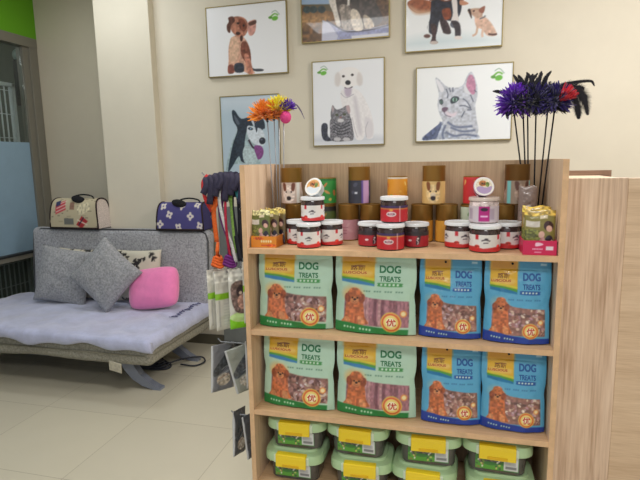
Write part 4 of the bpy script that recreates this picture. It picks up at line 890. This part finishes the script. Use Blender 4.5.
# ================================================================== SOFA
fab = mat('sofa_fabric', (157, 157, 161), .95, noise=.2, nscale=75, bump=.35, bscale=250, sheen=.2)
fabs = mat('sofa_skirt', (142, 139, 127), .95, noise=.18, nscale=85, bump=.3, bscale=250)
pipm = mat('sofa_piping', (74, 74, 76), .8)
SX0, SX1 = -3.50, -1.79
sofa = thing('sofa', 'grey fabric sofa bed on slanted grey legs along the wall', 'sofa', (-2.65, 3.0, 0))
def spf(bm, nm, m, sm=True): return obj(nm, bm, m, sofa, (2.65, -3.0, 0), smooth=sm)
def soft_block(a, b_, bev, amp=.006, cuts=10):
    bm = BX(a, b_, bev, 4)
    bmesh.ops.subdivide_edges(bm, edges=[e for e in bm.edges if e.calc_length() > .12], cuts=cuts, use_grid_fill=True)
    for v in bm.verts:
        p = v.co; v.co += Vector((0, 0, amp * math.sin(p.x * 7 + p.y * 5))) + v.normal * amp * .6 * math.sin(p.x * 11 + p.z * 13)
    return bm
autosmooth(spf(soft_block((SX0, 2.64, .212), (SX1, 3.44, .375), .04), 'seat', fabs), 60)
bm = bmesh.new(); 
for z in (.285,): tube(bm, [(SX0 + .05, 2.634, z), (SX1 - .045, 2.634, z), (SX1 + .002, 2.68, z), (SX1 + .006, 3.40, z)], .0045, 8)
spf(bm, 'piping', mat('sofa_piping_pale', (128, 124, 108), .8))
bm = soft_block((SX0 + .12, -.065, 0), (SX1 + .01, .065, .60), .045, .004)
bmesh.ops.transform(bm, matrix=Matrix.Translation((0, 3.475, .352)) @ Matrix.Rotation(math.radians(-4.5), 4, 'X'), verts=bm.verts)
autosmooth(spf(bm, 'backrest', fab), 60)
bm = bmesh.new(); q = Matrix.Translation((0, 3.475, .352)) @ Matrix.Rotation(math.radians(-4.5), 4, 'X')
xr = SX1 + .005; xl = SX0 + .13
tube(bm, [q @ V3(p) for p in [(xr, -.052, .06), (xr, -.056, .3), (xr, -.056, .52), (xr - .02, -.054, .575), (xr - .06, -.05, .592), (-2.6, -.05, .596), (xl + .08, -.05, .592), (xl + .01, -.054, .56), (xl, -.056, .3), (xl, -.052, .06)]], .006, 8)
spf(bm, 'piping', pipm)
spf(BX((SX0 + .06, 2.72, .19), (SX1 - .06, 3.40, .2105), .004), 'base_frame', mat('sofa_frame', (52, 56, 66), .5), False)
legm = mat('sofa_leg', (136, 142, 158), .4, .3)
for x, sx in ((SX1 - .22, 1), (SX0 + .22, -1)):
    for y, sy in ((2.80, 1), (3.30, 1)):
        prof = [(0, .189), (.02, .15), (.06, .095), (.12, .05), (.175, .022), (.205, .016)]; lo_ = [(-.095, .189), (-.055, .12), (.0, .06), (.07, .02), (.15, .0), (.205, .0)]
        bm = bmesh.new(); up_ = [[bm.verts.new((x + sx * px - sx * .02, y + dy, pz)) for px, pz in prof] for dy in (-.025, .025)]; dn = [[bm.verts.new((x + sx * px - sx * .02, y + dy, pz)) for px, pz in lo_] for dy in (-.025, .025)]
        for i in range(5):
            bm.faces.new((up_[0][i], up_[0][i + 1], up_[1][i + 1], up_[1][i])); bm.faces.new((dn[0][i], dn[0][i + 1], dn[1][i + 1], dn[1][i]))
            for s in (0, 1): bm.faces.new((up_[s][i], up_[s][i + 1], dn[s][i + 1], dn[s][i]))
        bm.faces.new((up_[0][0], up_[1][0], dn[1][0], dn[0][0])); bm.faces.new((up_[0][5], up_[1][5], dn[1][5], dn[0][5]))
        spf(bm, 'leg', legm, False)
# plush cover over the seat
cv = thing('seat_cover', 'pale lavender-blue plush cover spread over the sofa seat', 'blanket', (-2.65, 3.0, .375))
nx, ny = 96, 60; V = []
for j in range(ny + 1):
    for i in range(nx + 1):
        u = i / nx; v = j / ny
        x = SX0 - .02 + u * (SX1 - SX0 + .055); s = v * (.80 + .115)      # s runs from the front hem up, then back
        hem = .058 + .014 * math.sin(x * 9) + .01 * math.sin(x * 21 + 1)
        if s < .10: y = 2.615 - .008 * math.sin(s / .1 * PI); z = .394 - hem * (1 - s / .10)
        else: y = 2.615 + (s - .10); z = .394
        rr_ = min(1, abs(s - .10) / .05)
        if s >= .10: z -= .012 * (1 - rr_) ** 2
        # right-hand overhang
        e = (x - (SX1 + .008)) / .027
        if e > 0 and s >= .1: z -= .075 * min(1, e) ** .6; x = SX1 + .008 + .012 * min(1, e)
        elif e > 0: x = SX1 + .008 + .012 * e; z -= .012 * e; y += .02 * e
        w = .006 * math.sin(x * 6 + y * 9) + .004 * math.sin(x * 15 - y * 11) + .003 * math.sin(x * 31 + y * 23)
        if s >= .1: z += abs(w) + .004 * (1 + math.sin(x * 4.1 + 1))
        else: y += -abs(w) * .7
        z += (.016 * math.exp(-((x + 2.0) / .12) ** 2) * math.exp(-((y - 3.0) / .3) ** 2))
        V.append((x + 2.65, y - 3.0, z - .375))
me = bpy.data.meshes.new('cloth'); me.from_pydata(V, [], grid_faces(nx, ny).tolist()); me.update()
o = link_mesh('cloth', me, mat('plush_cover', (176, 180, 208), .95, noise=.07, nscale=9, bump=.25, bscale=120, sheen=.6), cv, smooth=True)
md = o.modifiers.new('thick', 'SOLIDIFY'); md.thickness = .008; md.offset = 1
# embroidered lettering near the right edge (illegible script in the photo: a row of loops and strokes)
bm = bmesh.new(); rs = random.Random(5); zt = .046
for k in range(9):
    cy = .02 + k * .042; cx = .805 + .008 * math.sin(k * 1.7); h = .018 + .012 * (k in (0, 4, 7))
    pts = [(cx - h, cy - .012, zt), (cx + h * .3, cy - .004, zt), (cx + h, cy + .004, zt), (cx, cy + .012, zt), (cx - h * .6, cy + .004, zt), (cx - h * .3, cy + .02, zt)]
    ribbon(bm, smooth_pts(pts, 5), .014, .0015, side=(0, 0, 0) if False else None)
for v in bm.verts: v.co.z = zt + (v.co.z - zt) * .2
obj('embroidery', bm, mat('navy_thread', (40, 46, 92), .8), cv)
# cream cloth flap under the front edge
fl = tag(obj('cloth_flap', BX((-.045, -.004, -.075), (.045, .004, .0), .003), mat('cream_cloth', (196, 190, 172), .9, noise=.1, nscale=40)), 'small cream cloth flap hanging below the sofa front edge', 'cloth')
fl.location = (-2.05, 2.645, .228); fl.rotation_euler = (.25, .2, 0)

# cushions
def cushion_bm(w, h, t, pull=.06, n=36, pw=2.4, wr=.004, sd=0, rnd=0):
    bm = bmesh.new(); G = {}
    for s in (1, -1):
        for j in range(n + 1):
            for i in range(n + 1):
                u = -1 + 2 * i / n; v = -1 + 2 * j / n
                if s == -1 and (i in (0, n) or j in (0, n)): G[s, i, j] = G[1, i, j]; continue
                ed = (max(0, 1 - abs(u) ** pw) * max(0, 1 - abs(v) ** pw)) ** .45
                q_ = 1 - rnd * abs(u * v) ** 3; cx = (1 - pull * (1 - v * v)) * q_; cy = (1 - pull * (1 - u * u)) * q_
                G[s, i, j] = bm.verts.new((u * w / 2 * cx, -s * (t / 2 * ed + wr * ed * math.sin(u * 7 + v * 5 + sd) * math.sin(v * 6 - u * 3 + sd)), v * h / 2 * cy))
        for j in range(n):
            for i in range(n): bm.faces.new((G[s, i, j], G[s, i + 1, j], G[s, i + 1, j + 1], G[s, i, j + 1]))
    return bm
def place_cush(o, loc, rx, ry, rz): o.location = loc; o.rotation_euler = (rx, ry, rz); return o
ZS = .405
greyc = mat('cushion_grey', (146, 147, 150), .95, noise=.18, nscale=70, bump=.35, bscale=250, sheen=.2)
def cush(label, w, h, t, loc, rx, ry, rz, group='scatter cushions on the sofa', m=greyc, sd=0):
    o = obj('scatter_cushion', cushion_bm(w, h, t, sd=sd), m, None, smooth=True); tag(o, label, 'cushion', group); return place_cush(o, loc, rx, ry, rz)
cush('dark grey square cushion at the left, leaning on the sofa back', .43, .43, .13, (-2.895, 3.23, .618), math.radians(-14), math.radians(8), .12, sd=1)
cush('grey square cushion standing on its corner in the middle', .40, .40, .13, (-2.435, 3.12, .668), math.radians(-16), math.radians(40), -.05, sd=2)
# patterned cream cushions behind
flower = print_mat('cream_fabric', .9)
def pat_cush(label, w, h, t, loc, rx, ry, rz, seed):
    n = 60; bm = cushion_bm(w, h, t, n=n, sd=seed); a = Art(w, h, n * 2, (204, 198, 180)); r = random.Random(seed)
    for k in range(16):
        x, y = (k % 4) / 4 + r.uniform(.0, .25), (k // 4) / 4 + r.uniform(.0, .25); L = .2; th = r.uniform(0, 6)
        a.line([(x, y), (x + L * .5 * math.cos(th), y + L * .5 * math.sin(th) + .04), (x + L * math.cos(th), y + L * math.sin(th))], .018, (34, 32, 34))
        for q in range(4): a.ell(x + L * (.3 + .2 * q) * math.cos(th) + .03 * (-1) ** q, y + L * (.3 + .2 * q) * math.sin(th) + .02, .045, .02, (38, 36, 36), th + .8 * (-1) ** q)
    bmesh.ops.recalc_face_normals(bm, faces=bm.faces[:]); me = bpy.data.meshes.new('scatter_cushion'); bm.to_mesh(me); bm.free()
    at = me.color_attributes.new('Col', 'FLOAT_COLOR', 'POINT'); cs = lin(a.a)
    for i, v in enumerate(me.vertices):
        ix = min(a.nx, max(0, int((v.co.x / w + .5) * a.nx))); iy = min(a.ny, max(0, int((v.co.z / h + .5) * a.ny))); at.data[i].color = (*cs[iy, ix], 1)
    o = link_mesh('scatter_cushion', me, flower, None, smooth=True); tag(o, label, 'cushion', 'scatter cushions on the sofa'); return place_cush(o, loc, rx, ry, rz)
pat_cush('cream cushion with black leaf pattern behind the left grey cushion', .46, .40, .10, (-2.82, 3.355, .612), math.radians(-9), 0, .0, 3)
pat_cush('cream cushion with black leaf pattern behind the pink cushion', .42, .40, .10, (-2.335, 3.345, .617), math.radians(-9), math.radians(-1), .0, 9)
# plain pink plush cushion
pk = tag(obj('scatter_cushion', cushion_bm(.41, .30, .16, pull=.0, pw=2.8, sd=4, rnd=.13, wr=.002), mat('pink_plush', (238, 128, 182), .85, noise=.02, nscale=30, bump=.15, bscale=200, sheen=.5), None, smooth=True), 'plain bright pink plush cushion at the right of the sofa', 'cushion', 'scatter cushions on the sofa')
place_cush(pk, (-2.10, 3.20, .565), math.radians(-20), math.radians(-9), -.05)

# pet carriers on top of the backrest
def carrier(label, loc, rz, W, D, H, art, sidec, pipec, handle):
    t = thing('pet_carrier', label, 'pet carrier', loc, rz, 'pet carriers on the sofa back')
    prof = lambda s: [(-D / 2 * s, 0), (D / 2 * s, 0), (D / 2 * s * .96, H * .45), (D / 2 * s * .7, H * .85), (D / 2 * s * .35, H), (-D / 2 * s * .35, H), (-D / 2 * s * .7, H * .85), (-D / 2 * s * .96, H * .45)]
    P = smooth_pts([(-D / 2, H * .02), (-D / 2 * .97, H * .5), (-D / 2 * .78, H * .86), (-D / 2 * .35, H), (D / 2 * .35, H), (D / 2 * .78, H * .86), (D / 2 * .97, H * .5), (D / 2, H * .02)], 6)
    # fabric shell: art wrapped from the front bottom over the top
    L = np.r_[0, np.cumsum(np.linalg.norm(np.diff(P, axis=0), axis=1))]; tt = art.Y.ravel() / art.Y.max() * L[-1]
    yy = np.interp(tt, L, P[:, 0]); zz = np.interp(tt, L, P[:, 1]); tap = 1 - .10 * (zz / H) ** 2
    v = np.stack([(art.X.ravel() - .5) * W * tap, yy, zz], -1)
    art_mesh('shell', [(v, grid_faces(art.nx, art.ny), art.cols())], print_mat('carrier_cloth', .9), t)
    obj('base', BX((-W / 2 + .002, -D / 2, -.0), (W / 2 - .002, D / 2, .006)), mat('carrier_base', (40, 36, 34), .9), t)
    sm = mat('carrier_side_' + label[:4], sidec, .9, noise=.25, nscale=300)
    for s in (1, -1):
        bm = bmesh.new(); bm.faces.new([bm.verts.new((s * (W / 2) * (1 - .10 * (p[1] / H) ** 2) - s * .001, p[0], p[1])) for p in P]); obj('end_panel', bm, sm, t)
    bm = bmesh.new()
    for s in (1, -1): tube(bm, [(s * (W / 2) * (1 - .10 * (p[1] / H) ** 2), p[0], p[1]) for p in P[::2]] , .006, 8)
    tube(bm, [(-W / 2, -D / 2, .008), (W / 2, -D / 2, .008)], .006, 8); obj('piping', bm, mat('carrier_piping', pipec, .8), t, smooth=True)
    hx, hm, w = handle; hd = mat('carrier_handle', (26, 26, 30), .95, bump=.8, bscale=150)
    obj('handle', tube(bmesh.new(), [tuple(p) for p in smooth_pts([(hx - w, -.02, H - .006), (hx - w * .8, -.02, H + .022), (hx, -.02, H + .034), (hx + w * .8, -.02, H + .022), (hx + w, -.02, H - .006)], 4)], .006, 8), hd, t, smooth=True)
    bm = bmesh.new(); bmesh.ops.create_icosphere(bm, subdivisions=3, radius=1, matrix=Matrix.Translation((hm, -.045, H - .004)) @ Matrix.Rotation(.25, 4, 'Y') @ Matrix.Diagonal((.062, .034, .030, 1)))
    obj('pad', bm, hd, t, smooth=True); return t
a = Art(.46, .52, 110, (190, 178, 148)); r = random.Random(2)
for k in range(60): x, y = r.uniform(0, 1), r.uniform(0, 1.1); a.rect(x, y, x + r.uniform(.03, .1), y + .012, r.choice([(90, 84, 72), (150, 138, 112), (70, 66, 60)]), alpha=.7)
a.poly([(.12, .22), (.34, .30), (.30, .46), (.10, .38)], (196, 70, 76), sm=False)
for k in range(3): a.line([(.13, .26 + k * .055), (.33, .335 + k * .055)], .014, (216, 206, 196))
a.poly([(.12, .34), (.21, .375), (.19, .46), (.10, .42)], (52, 56, 92), sm=False)
a.poly([(.55, .06), (.68, .2), (.80, .12), (.66, .0)], (168, 44, 50), sm=False).line([(.58, .14), (.78, .06)], .02, (222, 210, 190)).line([(.6, .05), (.72, .18)], .02, (50, 40, 60)).rect(.3, .06, .5, .16, (110, 110, 104)).rect(.42, .3, .52, .42, (132, 92, 78), alpha=.8).poly([(.62, .22), (.85, .3), (.84, .42), (.6, .36)], (200, 190, 160), noise=.2)
carrier('beige pet carrier printed with flags and newsprint, on the left of the sofa back', (-2.935, 3.52, .953), -.03, .46, .17, .235, a, (196, 184, 176), (40, 26, 24), (.06, .03, .1))
a = Art(.40, .46, 110, (72, 68, 124)); 
for k, (x, y) in enumerate([(.08, .1), (.28, .27), (.47, .05), (.74, .24), (.93, .08), (.12, .42), (.55, .42), (.9, .45), (.3, .62), (.7, .66)]):
    a.ell(x, y, .05, .045, (214, 206, 196))
    for q in range(4): t_ = q * 1.5 + k * 2.1; a.ell(x + .05 * math.cos(t_), y + .05 * math.sin(t_), .026, .026, (214, 206, 196))
    a.ell(x, y, .02, .016, (96, 86, 140))
carrier('purple pet carrier with white flower print, on the right of the sofa back', (-2.005, 3.52, .953), .03, .385, .16, .205, a, (60, 56, 100), (22, 20, 34), (.06, -.01, .09))

# cable under the sofa
cb = thing('power_cable', 'black cable bundle lying on the floor under the right end of the sofa', 'cable', (-2.0, 3.2, 0))
bm = bmesh.new()
for j in range(5):
    tube(bm, [(-.12 + .16 * math.cos(u) * (1 - .1 * j), -.08 + .07 * math.sin(u) * (1 - .08 * j) , .012 + .012 * j + .004 * math.sin(3 * u + j)) for u in np.linspace(0, 2 * PI, 30)], .008, 8)
tube(bm, [tuple(p) for p in smooth_pts([(.02, -.06, .03), (.1, .02, .04), (.19, .1, .03), (.24, .06, .012), (.2, -.02, .01), (.1, -.04, .02)], 8)], .006, 8)
obj('cord', bm, mat('cable_black', (36, 38, 48), .5), cb, smooth=True)
obj('plug', BX((-.19, -.12, .008), (-.07, -.05, .045), .008, 3), mat('cable_black', (36, 38, 48)), cb)

# grey board between sofa and shelf
gb_ = thing('display_board', 'grey board standing against the wall between sofa and leashes', 'board', (-1.56, YB - .035, 0))
obj('board', BX((-.20, -.02, .05), (.26, .01, 1.12), .004), mat('board_grey', (108, 112, 110), .7, noise=.05, nscale=12), gb_)
obj('foot', BX((-.16, -.04, 0), (-.10, .02, .05)), mat('board_foot', (60, 62, 60), .6), gb_); obj('foot', BX((.16, -.04, 0), (.22, .02, .05)), mat('board_foot', (60, 62, 60)), gb_)

# ================================================================== LIGHT
lampm = mat('lamp_housing', (220, 220, 220), .4)
def panel(x, y, sx, sy, power, col, where):
    t = thing('ceiling_light', 'flat rectangular ceiling light panel out of view overhead at %s' % where, 'ceiling light', (x, y, CEIL))
    bm = bmesh.new(); f = .02
    box(bm, (-sx / 2 - f, -sy / 2 - f, -.03), (-sx / 2, sy / 2 + f, 0)); box(bm, (sx / 2, -sy / 2 - f, -.03), (sx / 2 + f, sy / 2 + f, 0)); box(bm, (-sx / 2, -sy / 2 - f, -.03), (sx / 2, -sy / 2, 0)); box(bm, (-sx / 2, sy / 2, -.03), (sx / 2, sy / 2 + f, 0))
    obj('housing', bm, lampm, t)
    l = bpy.data.lights.new('lamp', 'AREA'); l.shape = 'RECTANGLE'; l.size = sx; l.size_y = sy; l.energy = power; l.color = col
    lo2 = bpy.data.objects.new('lamp', l); COL.objects.link(lo2); lo2.location = (0, 0, -.031); lo2.parent = t
panel(1.2, 2.2, 1.1, .5, 54, (1, .985, 1), 'the right, near the back wall'); panel(-1.1, 1.2, 1.1, .5, 27, (1, 1, 1), 'the centre'); panel(-2.5, 3.0, .8, .3, 12, (.92, .96, 1), 'the left, above the sofa'); panel(.3, -1.0, 1.2, .6, 50, (1, .99, .98), 'the front of the shop')
panel(-4.7, 2.2, .8, .4, 12, (.9, .97, 1), 'the room behind the glass, added as fill')  # fill lamp added to brighten the otherwise unlit far room
w = bpy.data.worlds.new('World'); bpy.context.scene.world = w; w.use_nodes = True
w.node_tree.nodes['Background'].inputs[0].default_value = (.86, .92, 1, 1); w.node_tree.nodes['Background'].inputs[1].default_value = .7
sc = bpy.context.scene; sc.view_settings.view_transform = 'Standard'; sc.view_settings.look = 'None'; sc.view_settings.gamma = 1; sc.view_settings.exposure = 0
